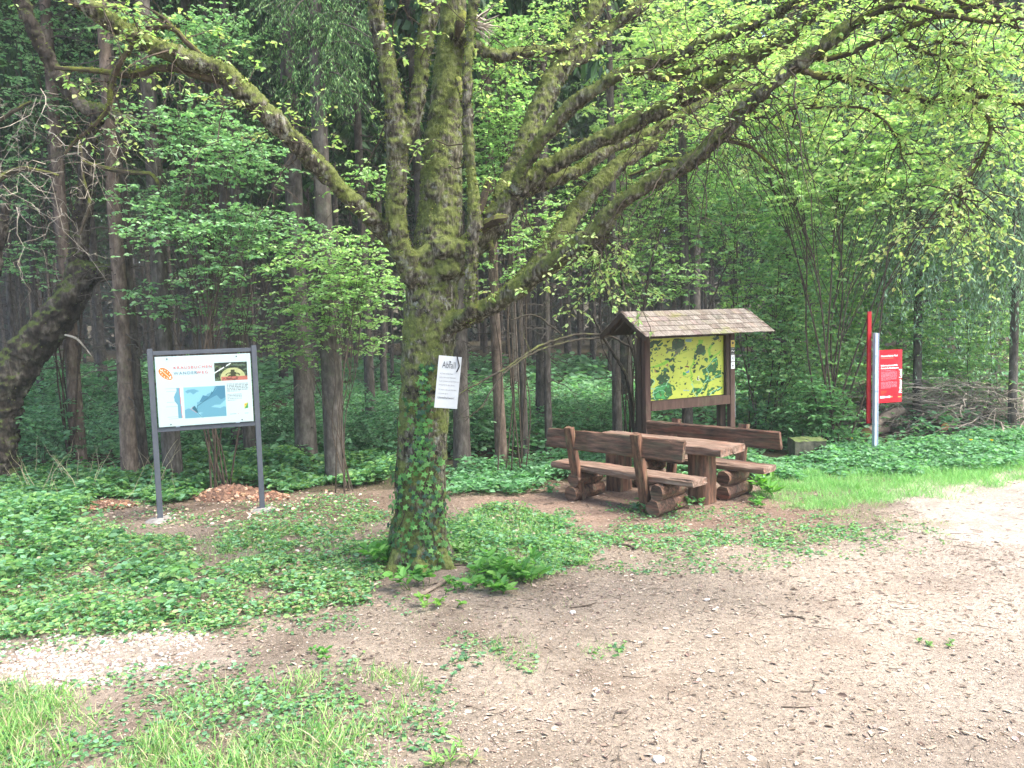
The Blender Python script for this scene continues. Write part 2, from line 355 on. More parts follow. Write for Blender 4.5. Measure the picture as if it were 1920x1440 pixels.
# leaf litter: small chips, dead leaves, bits of bark
NEARG = wpoly([(-250, 1500), (-250, 925), (300, 905), (740, 900), (1500, 900), (2150, 900), (2150, 1500)])
p1 = scatter(NEARG, 1300); p2 = scatter(PATH, 1500); p2 = p2[(p2[:, 1] < 12) & (p2[:, 1] > 3)]
P_ = np.concatenate([p1, p2]); P_ = P_[~(pip(P_[:, 0], P_[:, 1], GRAV) & (rng.random(len(P_)) < .75))]; P_ = P_[~(pip(P_[:, 0], P_[:, 1], PALE_SUNLIT) & (rng.random(len(P_)) < .9))]; P_ = P_[rng.random(len(P_)) < .35 + 1.1 * fnoise(P_[:, 0], P_[:, 1], .9, 88)]; n = len(P_)
P_[:, 2] += .002 + .007 * rng.random(n); sz = .005 + .012 * rng.random(n) + .05 * rng.random(n) ** 22
nn = norm(np.stack([rng.normal(0, .28, n), rng.normal(0, .28, n), np.ones(n)], -1)); ax = rdir(n, 0, .3)
mb = MB(); cc = pick([(.36, .29, .23), (.3, .23, .175), (.42, .35, .28), (.24, .18, .135), (.12, .09, .07), (.33, .27, .21), (.4, .34, .28), (.28, .22, .17)], n, .2) * (.42 + .85 * fnoise(P_[:, 0], P_[:, 1], 1.1, 29))[:, None]
put(mb, OVAL, P_, ax, nn, sz, cc, .9)
tag(mb.build('leaf_litter', m_litter, smooth=False), 'brown and beige leaf litter and bark chips covering the bare ground', 'leaf litter', kind='stuff')
def twigbits(poly, dens, lmin, lmax, rad):
    p = scatter(poly, dens); n = len(p); d = rdir(n, 0, .1); L = lmin + (lmax - lmin) * rng.random(n) ** 2
    tt = np.linspace(-.5, .5, 5); side = norm(np.cross(d, [0, 0, 1]))
    P = p[:, None] + d[:, None] * (L[:, None] * tt)[..., None] + side[:, None] * (L[:, None] * .16 * (tt ** 2) * rng.normal(0, 1, (n, 1)))[..., None]
    P[..., 2] = p[:, None, 2] + .008 + .006 * rng.random((n, 1)); return P, np.tile(rad * (.5 + rng.random(n))[:, None], (1, 5)) * np.array([1, .95, .85, .7, .4])
P, R = twigbits(NEARG, 13, .03, .2, .0022)
tag(MB().add(*tubes(P, R, 4)).build('fallen_twigs', m_twig), 'thin dry twigs scattered over the bare forecourt ground', 'twigs', kind='stuff')

# ------------------------------------------------------------------ green ground cover
GREENS = [(.15, .3, .09), (.2, .38, .12), (.09, .21, .075), (.26, .44, .16)]
COOL = [(.13, .29, .14), (.18, .38, .2), (.085, .2, .1), (.24, .45, .25)]
def cover(name, polys, label, dens, hmin, hmax, size, cols, nz=None, tmpl=OVAL, mat=None, lean=.5, cat='ground cover', stems=False):
    mb = MB()
    for poly in polys:
        p = scatter(poly, dens, nz); n = len(p)
        hn = fnoise(p[:, 0], p[:, 1], .6, 77); h = (hmin + (hmax - hmin) * np.clip(hn * 1.6 - .3, 0, 1) * (rng.random(n) ** .7))
        p[:, 2] += h
        nn = norm(np.stack([rng.normal(0, lean, n), rng.normal(0, lean, n), np.ones(n)], -1))
        put(mb, tmpl, p, rdir(n, -.1, .5), nn, size * (.55 + .8 * rng.random(n)), pick(cols, n), 1.15)
        if stems:
            k = rng.random(n) < .12; q = p[k]; base = q.copy(); base[:, 2] = gz(q[:, 0], q[:, 1]); base[:, :2] += rng.normal(0, .03, (k.sum(), 2))
            PP = np.stack([base, (base + q) / 2 + rng.normal(0, .01, q.shape), q], 1)
            v, qd, _ = tubes(PP, np.full((len(q), 3), .0025), 3, cap=False); mb.add(v, qd, None, (.1, .18, .05))
    return tag(mb.build(name, mat or m_leaf, smooth=False), label, cat, kind='stuff')
NETTLE = wpoly([(-500, 960), (-500, 880), (60, 893), (300, 905), (330, 872), (500, 868), (740, 868), (742, 905), (560, 917), (420, 918), (345, 935), (160, 938), (130, 985), (-60, 1010), (-500, 1030)])
cover('nettle_bed', [NETTLE], 'bed of tall fresh green nettles and herbs along the forest edge at left', 1500, .03, .42, .085, GREENS + COOL, stems=True, cat='nettles')
LEFTB = wpoly([(-500, 1000), (-60, 990), (150, 985), (320, 1000), (560, 985), (735, 960), (740, 1060), (700, 1130), (560, 1160), (420, 1185), (250, 1180), (0, 1195), (-500, 1195)])
cover('ground_herbs', [LEFTB], 'low carpet of small green herbs between the white map board and gravel', 3100, .0, .12, .046, GREENS + COOL + [(.28, .46, .16), (.32, .46, .2), (.3, .24, .14)], (.28, 12, .28, .62))
BRAM = wpoly([(-500, 1120), (-500, 985), (100, 975), (260, 1000), (420, 1060), (480, 1130), (300, 1170), (-500, 1180)])
cover('bramble_leaves', [BRAM], 'taller loose bramble and herb leaves over the low carpet at far left', 700, .02, .3, .08, GREENS + COOL, (.6, 44, .35, .65), stems=True, cat='brambles')
cover('ground_herbs', [MULCH], 'sparse green sprouts in the mulch below the white map board', 900, .0, .07, .04, GREENS + COOL, (.5, 15, .3, .7))
RIGHTB = wpoly([(838, 955), (930, 955), (1040, 975), (1100, 1010), (1130, 1045), (1040, 1075), (985, 1105), (880, 1100), (850, 1060)])
cover('ground_herbs', [RIGHTB], 'dense low green herbs right of the oak trunk foot', 2900, .0, .12, .05, GREENS + COOL + [(.24, .44, .14)], (.3, 19, .1, .5))
cover('dead_leaves', [LEFTB, RIGHTB, MULCH], 'beige dead leaves lying among the green herbs', 60, .01, .08, .05, [(.36, .28, .2), (.28, .2, .14), (.45, .38, .3)], None, mat=m_litter, cat='dead leaves')
STRIP = wpoly([(838, 925), (838, 880), (1060, 868), (1060, 905), (930, 930)])
BACK = wpoly([(1020, 900), (1050, 850), (1430, 855), (1440, 905), (1250, 890)])
RIGHTF = wpoly([(1430, 905), (1430, 868), (1560, 838), (1700, 835), (1930, 812), (2300, 800), (2300, 862), (1930, 868), (1760, 890), (1560, 900)])
cover('woodland_herbs', [STRIP, BACK, RIGHTF], 'bluish green ground elder carpet behind the benches and round the red sign', 1300, .02, .28, .075, COOL + [(.15, .34, .15)], stems=True, cat='ground elder')
FLOOR = wpoly([(-400, 882), (-400, 760), (300, 745), (900, 735), (1500, 735), (2000, 760), (2000, 800), (1500, 850), (1040, 858), (740, 870), (300, 876)])
cover('forest_floor_plants', [FLOOR], 'green undergrowth carpet on the dark forest floor between the spruces', 190, .02, .6, .12, COOL, (2.2, 23, .12, .45), cat='undergrowth')
FLOOR2 = wpoly([(-500, 765), (-500, 700), (1000, 680), (2200, 690), (2200, 765), (1500, 738), (900, 740), (300, 750)])
cover('forest_floor_plants', [FLOOR2], 'far green undergrowth deep between the spruces', 26, .05, .8, .3, COOL, (5, 24, .2, .5), cat='undergrowth')
SPR = [wpoly(q) for q in ([(1040, 1000), (1180, 985), (1330, 985), (1440, 1000), (1300, 1035), (1100, 1040)], [(1400, 1000), (1560, 985), (1620, 1000), (1540, 1045), (1430, 1050)],
                          [(1090, 1040), (1180, 1040), (1230, 1065), (1130, 1075)], [(880, 1200), (960, 1190), (1010, 1220), (980, 1250), (900, 1260)], [(1085, 1205), (1160, 1195), (1180, 1225), (1100, 1232)],
                          [(1130, 935), (1290, 945), (1330, 965), (1240, 975), (1150, 960)], [(830, 1180), (900, 1185), (900, 1240), (830, 1250)])]
cover('sprouts', SPR + [wpoly([(-500, 1165), (250, 1160), (560, 1140), (760, 1110), (780, 1160), (640, 1230), (420, 1215), (250, 1195), (-500, 1205)]), wpoly([(0, 1262), (200, 1270), (420, 1240), (700, 1250), (860, 1300), (820, 1440), (640, 1440), (200, 1310)]), wpoly([(860, 960), (1100, 950), (1700, 960), (1740, 1010), (1500, 1060), (1180, 1080), (1100, 1040), (960, 1000)])], 'sparse green seedlings dotted over the litter in front of the benches', 1300, .0, .05, .036, GREENS + COOL, (.3, 41, .36, .8), cat='seedlings')
GRASS1 = wpoly([(-400, 1285), (0, 1278), (110, 1285), (200, 1300), (330, 1330), (430, 1300), (620, 1265), (760, 1280), (730, 1350), (640, 1400), (760, 1440), (700, 1600), (-400, 1600)])
GRASS2 = wpoly([(1430, 945), (1430, 880), (1600, 868), (1930, 840), (2300, 832), (2300, 892), (1830, 905), (1740, 935), (1600, 955)])
GRASS3 = wpoly([(1560, 930), (1740, 930), (1740, 985), (1600, 990), (1540, 965)])
mb = MB()
LIME = [(.22, .42, .11), (.18, .37, .1), (.3, .48, .16), (.15, .31, .09), (.38, .4, .22), (.42, .38, .24)]
for poly, dens, hh, nz in ((GRASS1, 4200, .11, (.3, 51, .33, .72)), (GRASS2, 6000, .09, (.35, 52, .15, .6)), (GRASS3, 3400, .05, (.4, 53, .35, .8)), (LEFTB, 650, .09, (.7, 54, .35, .7)), (wpoly([(600, 1180), (1200, 1080), (1300, 1200), (900, 1320), (700, 1300)]), 260, .04, (.4, 57, .5, .8)), (RIGHTB, 700, .1, None), (SPR[3], 1500, .05, None), (SPR[4], 1500, .05, None)):
    p = scatter(poly, dens, nz); n = len(p)
    clump = fnoise(p[:, 0], p[:, 1], .25, 61)
    d = norm(np.stack([rng.normal(0, .55, n), rng.normal(0, .55, n), np.ones(n)], -1))
    put(mb, BLADE, p, d, rdir(n, 0, .2), hh * (.4 + 1.2 * rng.random(n) * clump * 1.4), pick([(.2, .44, .14), (.26, .5, .17), (.16, .36, .12), (.32, .52, .2)] if poly is GRASS2 else LIME, n), 1.25)
tag(mb.build('grass', m_grass, smooth=False), 'fresh green grass tufts at lower left and along the path edge', 'grass', kind='stuff')
cover('clover_patches', [GRASS1], 'clover and small weeds mixed into the foreground grass', 2200, .0, .07, .034, COOL + GREENS, (.35, 71, .3, .65))

# ------------------------------------------------------------------ boxes and planks
def box(c, s, bev=.004):
    bm = bmesh.new(); bmesh.ops.create_cube(bm, size=1)
    for v in bm.verts: v.co = Vector((v.co.x * s[0], v.co.y * s[1], v.co.z * s[2]))
    if bev: bmesh.ops.bevel(bm, geom=bm.edges[:], offset=bev, segments=2, affect='EDGES')
    bmesh.ops.triangulate(bm, faces=[f for f in bm.faces if len(f.verts) > 4]); bm.verts.index_update()
    V = np.array([v.co[:] for v in bm.verts]) + np.array(c)
    Q = [[v.index for v in f.verts] for f in bm.faces if len(f.verts) == 4]; T = [[v.index for v in f.verts] for f in bm.faces if len(f.verts) == 3]
    bm.free(); return V, np.array(Q), (np.array(T) if T else None)
def xf(g, mat4):
    V, Q, T = g; mm = np.array(mat4); return V @ mm[:3, :3].T + mm[:3, 3], Q, T
def rrect(w, h, r, k=3):
    pts = []
    for cx, cy, a0 in ((w / 2 - r, h / 2 - r, 0), (-w / 2 + r, h / 2 - r, pi / 2), (-w / 2 + r, -h / 2 + r, pi), (w / 2 - r, -h / 2 + r, 1.5 * pi)):
        for i in range(k + 1): a = a0 + pi / 2 * i / k; pts.append((cx + r * cos(a), cy + r * sin(a)))
    return np.array(pts)
def loft(L, cs, n=24, wob=.004, scalef=None, bend=0.0, slow=.012, cap=True):
    """cross-section cs (k,2) in YZ swept along X with slow irregular edges"""
    k = len(cs); xs = np.linspace(-L / 2, L / 2, n); V = []
    ph = rng.random(k) * 10
    for i, x in enumerate(xs):
        s = 1.0 if scalef is None else scalef(i / (n - 1))
        w = np.array([1 + slow * 4 * sin(x * 2.3 + p * .3) + slow * 2 * sin(x * 5.1 + p) for p in ph])[:, None]
        c = cs * s * w + rng.normal(0, wob, (k, 2)); V.append(np.column_stack([np.full(k, x) + (rng.normal(0, .004, k) if i in (0, n - 1) else 0), c[:, 0], c[:, 1] + bend * (x / L * 2) ** 2]))
    V = np.concatenate(V); i = np.arange(k); j = (i + 1) % k
    Q = np.concatenate([np.stack([a * k + i, a * k + j, (a + 1) * k + j, (a + 1) * k + i], -1) for a in range(n - 1)])
    T = None
    if cap:
        nv = len(V); V = np.vstack([V, V[:k].mean(0), V[-k:].mean(0)])
        T = np.concatenate([np.stack([np.full(k, nv), j, i], -1), np.stack([np.full(k, nv + 1), (n - 1) * k + i, (n - 1) * k + j], -1)])
    return V, Q, T
def TR(x=0, y=0, z=0, rx=0, ry=0, rz=0): return Matrix.Translation((x, y, z)) @ Euler((rx, ry, rz)).to_matrix().to_4x4()
def circ(r, k=14, jit=.04): a = np.arange(k) / k * 2 * pi; rr = r * (1 + rng.normal(0, jit, k)); return np.column_stack([np.cos(a) * rr, np.sin(a) * rr])

# ------------------------------------------------------------------ benches and table
def bench(loc, rz, label, back_off, zb, Lb, seatL):
    """local: X along the seat, -Y the back side"""
    e = empty('park_bench', loc, rz, label, 'bench', 'heavy wooden benches at the picnic table')
    MB().add(*xf(loft(seatL, rrect(.33, .085, .03), 28, .003), TR(0, .02, .41))).build('seat', m_woodtop, e)
    MB().add(*xf(loft(Lb, rrect(.055, .245, .022), 26, .003, slow=.01), TR(back_off, -.235, zb - .125, rx=radians(-12 if True else 0)))).build('backrest', m_wood, e)
    for sx in (-.62, .42):
        p0 = np.array([sx, -.14, .0]); L = zb + .06
        MB().add(*xf(loft(L, rrect(.085, .115, .012), 14, .002), TR(sx, -.205, L / 2 - .01, rx=radians(12)) @ Euler((0, radians(-90), 0)).to_matrix().to_4x4())).build('back_support', m_woodv, e)
    for sx in (-.66, .62):
        f = MB().add(*xf(loft(.6, circ(.095, 14), 8, .004), TR(sx, .03, .09, rz=pi / 2))); g = f.build('foot', m_wood, e)
        MB().add(*xf(loft(.5, circ(.093, 14), 8, .004), TR(sx + .02, .03, .272, rz=pi / 2))).build('upper_log', m_wood, g)
    return e
b1 = bench((1.363, 10.151, 0), radians(-44.8), 'wooden bench nearest the camera, its mossy backrest turned to us', 0.0, .925, 2.08, 2.18)
b2 = bench((2.375, 10.893, 0), radians(-45 + 180), 'wooden bench behind the table with its backrest farthest from us', -.147, .86, 2.03, 2.29)
e = empty('picnic_table', (1.9, 10.56, 0), radians(-45), 'heavy wooden picnic table between the two benches', 'table')
for k in (-1, 1):
    MB().add(*xf(loft(2.05, rrect(.29, .095, .02), 26, .003), TR(.03, k * .148, .705))).build('table_plank', m_woodtop, e)
for sx in (-.68, .62):
    MB().add(*xf(loft(.67, rrect(.29, .27, .07, 4), 10, .004), TR(sx, 0, .33) @ Euler((0, radians(-90), 0)).to_matrix().to_4x4())).build('leg', m_woodv, e)

# ------------------------------------------------------------------ printed panels: coloured cells, and lettering
class Canvas:
    def __init__(s, nx, ny, c): s.nx = nx; s.ny = ny; s.a = np.tile(np.array(c, float), (ny, nx, 1)); s.x, s.y = np.meshgrid((np.arange(nx) + .5) / nx, 1 - (np.arange(ny) + .5) / ny)
    def poly(s, pts, c, al=1.0):                      # pts in 0..1, y up
        k = pip(s.x.ravel(), s.y.ravel(), np.array(pts)).reshape(s.x.shape); s.a[k] = s.a[k] * (1 - al) + np.array(c) * al
    def rect(s, x0, y0, x1, y1, c, al=1.0): s.poly([(x0, y0), (x1, y0), (x1, y1), (x0, y1)], c, al)
    def line(s, pts, wd, c, asp=1.0, al=1.0):
        for (x0, y0), (x1, y1) in zip(pts[:-1], pts[1:]):
            dx, dy = (x1 - x0) * asp, y1 - y0; L2 = dx * dx + dy * dy + 1e-12
            t = np.clip((((s.x - x0) * asp) * dx + (s.y - y0) * dy) / L2, 0, 1)
            d = np.hypot((s.x - x0) * asp - t * dx, s.y - y0 - t * dy); k = d < wd; s.a[k] = s.a[k] * (1 - al) + np.array(c) * al
    def ell(s, cx, cy, rx, ry, c, rot=0.0, asp=1.0):
        dx = (s.x - cx) * asp; dy = s.y - cy; u = dx * cos(rot) + dy * sin(rot); v = -dx * sin(rot) + dy * cos(rot)
        s.a[(u / rx) ** 2 + (v / ry) ** 2 < 1] = c
    def mesh(s, w, h, z0):
        """quads in the XZ plane facing -Y, each cell its own colour"""
        x = np.linspace(-w / 2, w / 2, s.nx + 1); z = z0 + h - np.linspace(0, h, s.ny + 1)
        i, j = np.meshgrid(np.arange(s.nx), np.arange(s.ny)); i = i.ravel(); j = j.ravel()
        V = np.stack([np.stack([x[i], 0 * i, z[j + 1]], -1), np.stack([x[i + 1], 0 * i, z[j + 1]], -1), np.stack([x[i + 1], 0 * i, z[j]], -1), np.stack([x[i], 0 * i, z[j]], -1)], 1)
        return V.reshape(-1, 3), np.arange(len(i) * 4).reshape(-1, 4), None, np.repeat(s.a[j, i], 4, 0)
def lettering(txt, size, x, z, y, parent, mat, sx=1.0, rot=0.0, sp=1.0, align='LEFT', bold=0.0):
    cu_ = bpy.data.curves.new('lettering', 'FONT'); cu_.body = txt; cu_.size = size; cu_.space_character = sp; cu_.align_x = align; cu_.offset = bold; cu_.resolution_u = 3
    o = bpy.data.objects.new('tmp_text', cu_); COL.objects.link(o)
    dg = bpy.context.evaluated_depsgraph_get(); me = bpy.data.meshes.new_from_object(o.evaluated_get(dg))
    bpy.data.objects.remove(o); me.name = 'lettering'; me.materials.clear(); me.materials.append(mat)
    ob = bpy.data.objects.new('lettering', me); COL.objects.link(ob); ob.parent = parent
    ob.matrix_local = Matrix.Translation((x, y, z)) @ Matrix.Rotation(radians(90), 4, 'X') @ Matrix.Rotation(rot, 4, 'Z') @ Matrix.Diagonal((sx, 1, 1, 1))
    return ob
def fakelines(cv, x0, y0, x1, y1, n, c, frac=.55):
    """rows of body text too small to read: broken grey rows"""
    h = (y1 - y0) / n
    for k in range(n):
        ya = y1 - k * h - h * frac; x = x0; xe = x1 if k < n - 1 else x0 + (x1 - x0) * .6
        while x < xe:
            wl = (x1 - x0) * (.05 + .12 * rng.random()); cv.rect(x, ya, min(x + wl, xe), y1 - k * h, c, .45 + .4 * rng.random()); x += wl + (x1 - x0) * .025

# ------------------------------------------------------------------ left: hiking-trail board on two grey posts
A = G(301, 975); B = G(492, 955); dirv = B - A; Lp = float(np.linalg.norm(dirv[:2])); ang = math.atan2(dirv[1], dirv[0]); mid = (A + B) / 2
e = empty('trail_map_board', (mid[0], mid[1], 0), ang, 'white trail map board on two dark grey steel posts', 'information board')
pw = .065
for s in (-1, 1): MB().add(*box((s * Lp / 2, 0, 1.03), (pw, pw, 2.18), .004)).build('post', m_frame, e)
MB().add(*box((0, 0, 2.065), (Lp - pw - .002, .05, .05), .003)).build('top_rail', m_frame, e)
MB().add(*box((0, 0, 1.12), (Lp - pw - .002, .05, .05), .003)).build('bottom_rail', m_frame, e)
PWd, PHt = Lp - pw - .035, .865; pz = 1.155
pan = MB().add(*box((0, -.036, pz + PHt / 2), (PWd, .008, PHt), .002)).build('panel', flat('panel_white', (.38, .47, .47), .3), e)
for s, zz in ((-.75, .03), (.75, .03), (-.75, PHt - .03), (.7, PHt - .03)):
    MB().add(*xf(loft(.006, circ(.008, 8, 0), 2, 0), TR(s * PWd / 2, -.0435, pz + zz, rz=pi / 2))).build('screw', m_black, pan)
for s in (-.28, .3):
    MB().add(*box((s * Lp, -.02, 1.152), (.05, .035, .014), .002)).build('clamp', m_steel, e)
cv = Canvas(300, 220, (.49, .63, .63)); c1 = S(110, 175, 200)
LB = S(150, 215, 232); MBl = S(112, 178, 200); DB = S(78, 143, 172); TE = S(45, 110, 128); sm = S(120, 130, 140)
mx0, my0, mx1, my1 = .275, .10, .715, .55                 # big map
def mp(pts): return [(mx0 + a * (mx1 - mx0), my0 + b * (my1 - my0)) for a, b in pts]
cv.rect(mx0, my0, mx1, my1, LB)
cv.poly(mp([(.03, .87), (.1, .92), (.25, .93), (.37, .86), (.3, .83), (.22, .76), (.15, .84), (.08, .8)]), MBl)
cv.poly(mp([(0, .27), (.08, .32), (.17, .3), (.3, .13), (.45, 0), (0, 0)]), MBl)
cv.poly(mp([(.28, .1), (.3, .5), (.45, .55), (.55, .75), (.7, .82), (.75, 1), (1, 1), (1, .5), (.83, .33), (.68, .3), (.8, .37), (1, .3), (1, 0), (.42, 0), (.35, .12)]), MBl)
cv.poly(mp([(.35, .5), (.45, .72), (.6, .66), (.78, .9), (.83, 1), (1, 1), (1, .62), (.88, .55), (.78, .7), (.62, .6), (.45, .5)]), DB)
cv.poly(mp([(.64, .74), (.66, .83), (.73, .76)]), DB)
cv.poly(mp([(.63, .32), (.72, .38), (.85, .38), (1, .55), (1, .35), (.85, .27), (.75, .3)]), LB)
cv.poly(mp([(.16, .33), (.24, .4), (.32, .18), (.27, .17)]), TE)
cv.poly(mp([(.28, .14), (.36, .17), (.44, .15), (.36, .12), (.42, .02), (.37, .02)]), LB)
cv.line(mp([(.81, 1), (.68, .78), (.55, .6), (.42, .48), (.3, .38), (.28, .22), (.32, .12), (.42, 0)]), .004, TE, 1.35)
cv.line(mp([(.2, .36), (.14, .3), (.27, .17)]), .003, S(235, 150, 140), 1.35, .7)
cv.poly([(.205, .11), (.205, .3), (.175, .36), (.17, .42), (.185, .47), (.2, .5), (.2, .55), (.235, .55), (.245, .11)], MBl)   # elevation profile
cv.line([(.232, .55), (.243, .11)], .004, S(235, 130, 130), 1.35)
for yy_ in (.54, .5, .345, .28, .13, .105): cv.rect(.08 + .03 * rng.random(), yy_, .2, yy_ + .006, sm, .5); cv.rect(.245, yy_, .27, yy_ + .005, S(235, 170, 160), .5)
LEAF = S(250, 140, 50)
th_ = np.linspace(0, 2 * pi, 40); leafp = []
for a in th_:
    r_ = .105 * (abs(cos(a)) ** .9 * .95 + .0) if False else 1; u = cos(a) * .115; v = sin(a) * .062 * (1 - .15 * cos(a)); rr = radians(-42)
    leafp.append((.1 + (u * cos(rr) - v * sin(rr)) / 1.35, .755 + u * sin(rr) + v * cos(rr)))
cv.poly(leafp, LEAF)
for a in np.linspace(.5, 2 * pi + .2, 12):
    u = cos(a) * .082; v = sin(a) * .042; rr = radians(-42); cv.ell(.1 + (u * cos(rr) - v * sin(rr)) / 1.35, .755 + u * sin(rr) + v * cos(rr), .0095, .006, (.9, .9, .85), a, 1.35)
cv.line([(.045, .83), (.155, .68)], .003, (.95, .85, .7), 1.35)
# little photograph of an avenue
px0, py0, px1, py1 = .61, .62, .965, .885
k = (cv.x > px0) & (cv.x < px1) & (cv.y > py0) & (cv.y < py1); u = (cv.x - px0) / (px1 - px0); v = (cv.y - py0) / (py1 - py0)
nz_ = fnoise(u * 60, v * 60, 5, 3); base = np.stack([.02 + .1 * (nz_ > .55), .035 + .15 * (nz_ > .55), .025 + .1 * (nz_ > .6)], -1)
arch = ((u - .55) / .38) ** 2 + ((v - .15) / .55) ** 2 < 1; trunk = ((np.abs(u - .55) < .06) & (v < .6)) | (((u - .55) / .22) ** 2 + ((v - .3) / .16) ** 2 < 1) & (nz_ > .45)
base[arch] = np.stack([.45 + .3 * nz_, .55 + .2 * nz_, .2 + .2 * nz_], -1)[arch]; base[arch & trunk] = (.05, .06, .02)
base[(v < .22) & (u > .2)] = (.62, .2, .15); base[(v < .22) & (u > .2) & (nz_ > .6)] = (.2, .08, .06); base[(np.abs(v - .45 - u) < .03) & (u < .5) & (nz_ > .4)] = (.8, .85, .85)
cv.a[k] = base[k]
fakelines(cv, .735, .44, .965, .575, 6, sm, .45); fakelines(cv, .735, .31, .89, .42, 5, sm, .45)
cv.poly([(.91, .19), (.955, .21), (.955, .285), (.91, .265)], S(235, 225, 90)); cv.poly([(.91, .19), (.955, .2), (.955, .285)], S(80, 170, 90)); cv.rect(.922, .24, .932, .26, S(230, 90, 60))
cv.rect(.75, .12, .82, .127, sm, .5); cv.ell(.84, .125, .006, .006, S(220, 60, 60), 0, 1.35); cv.rect(.91, .12, .955, .127, sm, .5)
fakelines(cv, .2, .7, .5, .715, 1, S(200, 190, 190), .5)
cv.a = np.where(cv.a.min(2, keepdims=True) > .45, cv.a * .72, cv.a * .5)
V, Qd, _, cc = cv.mesh(PWd - .01, PHt - .01, pz + .005); V[:, 1] = -.0425
MB().add(V, Qd, None, cc).build('printed_map', m_print, pan, smooth=False)
pinkink = ink(S(185, 62, 68)); blueink = ink(S(50, 98, 122))
def bx(u): return -PWd / 2 + u * PWd
lettering('KRAUSBUCHEN', .052, bx(.185), pz + PHt * .815, -.045, pan, pinkink, sp=1.3)
lettering('WANDER', .052, bx(.185), pz + PHt * .735, -.045, pan, blueink, sp=1.32)
lettering('WEG', .052, bx(.185) + .262, pz + PHt * .735, -.045, pan, pinkink, sp=1.32)
for q in (A, B):
    mb = MB(); a = np.arange(18) / 18 * 2 * pi; rr = .16 * (1 + .25 * rng.normal(0, 1, 18) * .5)
    ring = np.column_stack([np.cos(a) * rr, np.sin(a) * rr, np.full(18, .0)]); top = ring * np.array([.7, .7, 1]) + [0, 0, .03]
    V = np.vstack([ring, top, [[0, 0, .04]]]) ; i = np.arange(18); j = (i + 1) % 18
    o = mb.add(V, np.stack([i, j, 18 + j, 18 + i], -1), np.stack([np.full(18, 36), 18 + i, 18 + j], -1)).build('concrete_footing', m_concrete)
    o.location = (q[0], q[1], gz(q[0], q[1]) + .002)
    tag(o, 'grey concrete footing at the foot of the %s post of the white map board' % ('left' if q is A else 'right'), 'footing', 'concrete footings of the map board')

# ------------------------------------------------------------------ kiosk with a roof and painted map
KA = PD(1213, 790, 12.1); KB = PD(1371, 790, 12.85); KA[2] = KB[2] = 0
kd = KB - KA; KL = float(np.hypot(kd[0], kd[1])); kang = math.atan2(kd[1], kd[0]); kmid = (KA + KB) / 2
e = empty('map_kiosk', (kmid[0], kmid[1], 0), kang, 'brown wooden kiosk with a shingled gable roof over a yellow green map', 'kiosk')
hl = KL / 2
for s in (-1, 1):
    MB().add(*box((s * hl, 0, 1.05), (.1, .085, 2.1), .006)).build('post', m_kiosk, e)
    MB().add(*box((s * (hl - .05) - .04, .13, 1.05), (.11, .1, 2.1), .006)).build('rear_post', m_kdark, e)
pl, pr = -hl + .052, hl - .052
MB().add(*box((0, .0, 2.06), (pr - pl, .07, .1), .004)).build('header', m_kdark, e)
MB().add(*box((0, -.005, 1.0), (pr - pl, .075, .14), .004)).build('crossbar', m_kiosk, e)
MB().add(*box((pr - .035, .0, 1.54), (.07, .06, .935), .003)).build('map_frame', m_kdark, e)
MB().add(*box((-.035, .045, 1.52), (pr - pl - .08, .02, .93), .002)).build('back_panel', m_kdark, e)
YEL = S(205, 212, 92); DG = S(26, 66, 38); MG = S(40, 96, 50); LG = S(140, 200, 60); GY = S(95, 110, 85); RIV = S(150, 210, 180)
cv = Canvas(190, 180, YEL); nzx = fnoise(cv.x * 40, cv.y * 40, 6, 4); cv.a *= (0.85 + .3 * nzx)[..., None]
wx_ = (fnoise(cv.x * 30, cv.y * 30, 2.2, 14) - .5) * .07; wy_ = (fnoise(cv.x * 30, cv.y * 30, 2.2, 15) - .5) * .07; cv.x = cv.x + wx_; cv.y = cv.y + wy_
def kp(pts): return [((a - 185) / 965, 1 - (b - (268 - 43 * (a - 185) / 965)) / (860 - 60 * (a - 185) / 965)) for a, b in pts]
def blob(pts, c): cv.poly(kp(pts), c)
for pts in ([(200, 690), (330, 650), (430, 590), (510, 540), (500, 520), (360, 590), (200, 660)], [(740, 560), (780, 400), (830, 300), (900, 280), (880, 320), (830, 360), (800, 500), (760, 600), (720, 640), (725, 800), (750, 900), (700, 820), (705, 650)],
            [(950, 420), (1000, 350), (1020, 350), (980, 450), (985, 530), (1100, 430), (1110, 445), (1000, 540), (970, 580), (960, 500)]): blob(pts, LG)
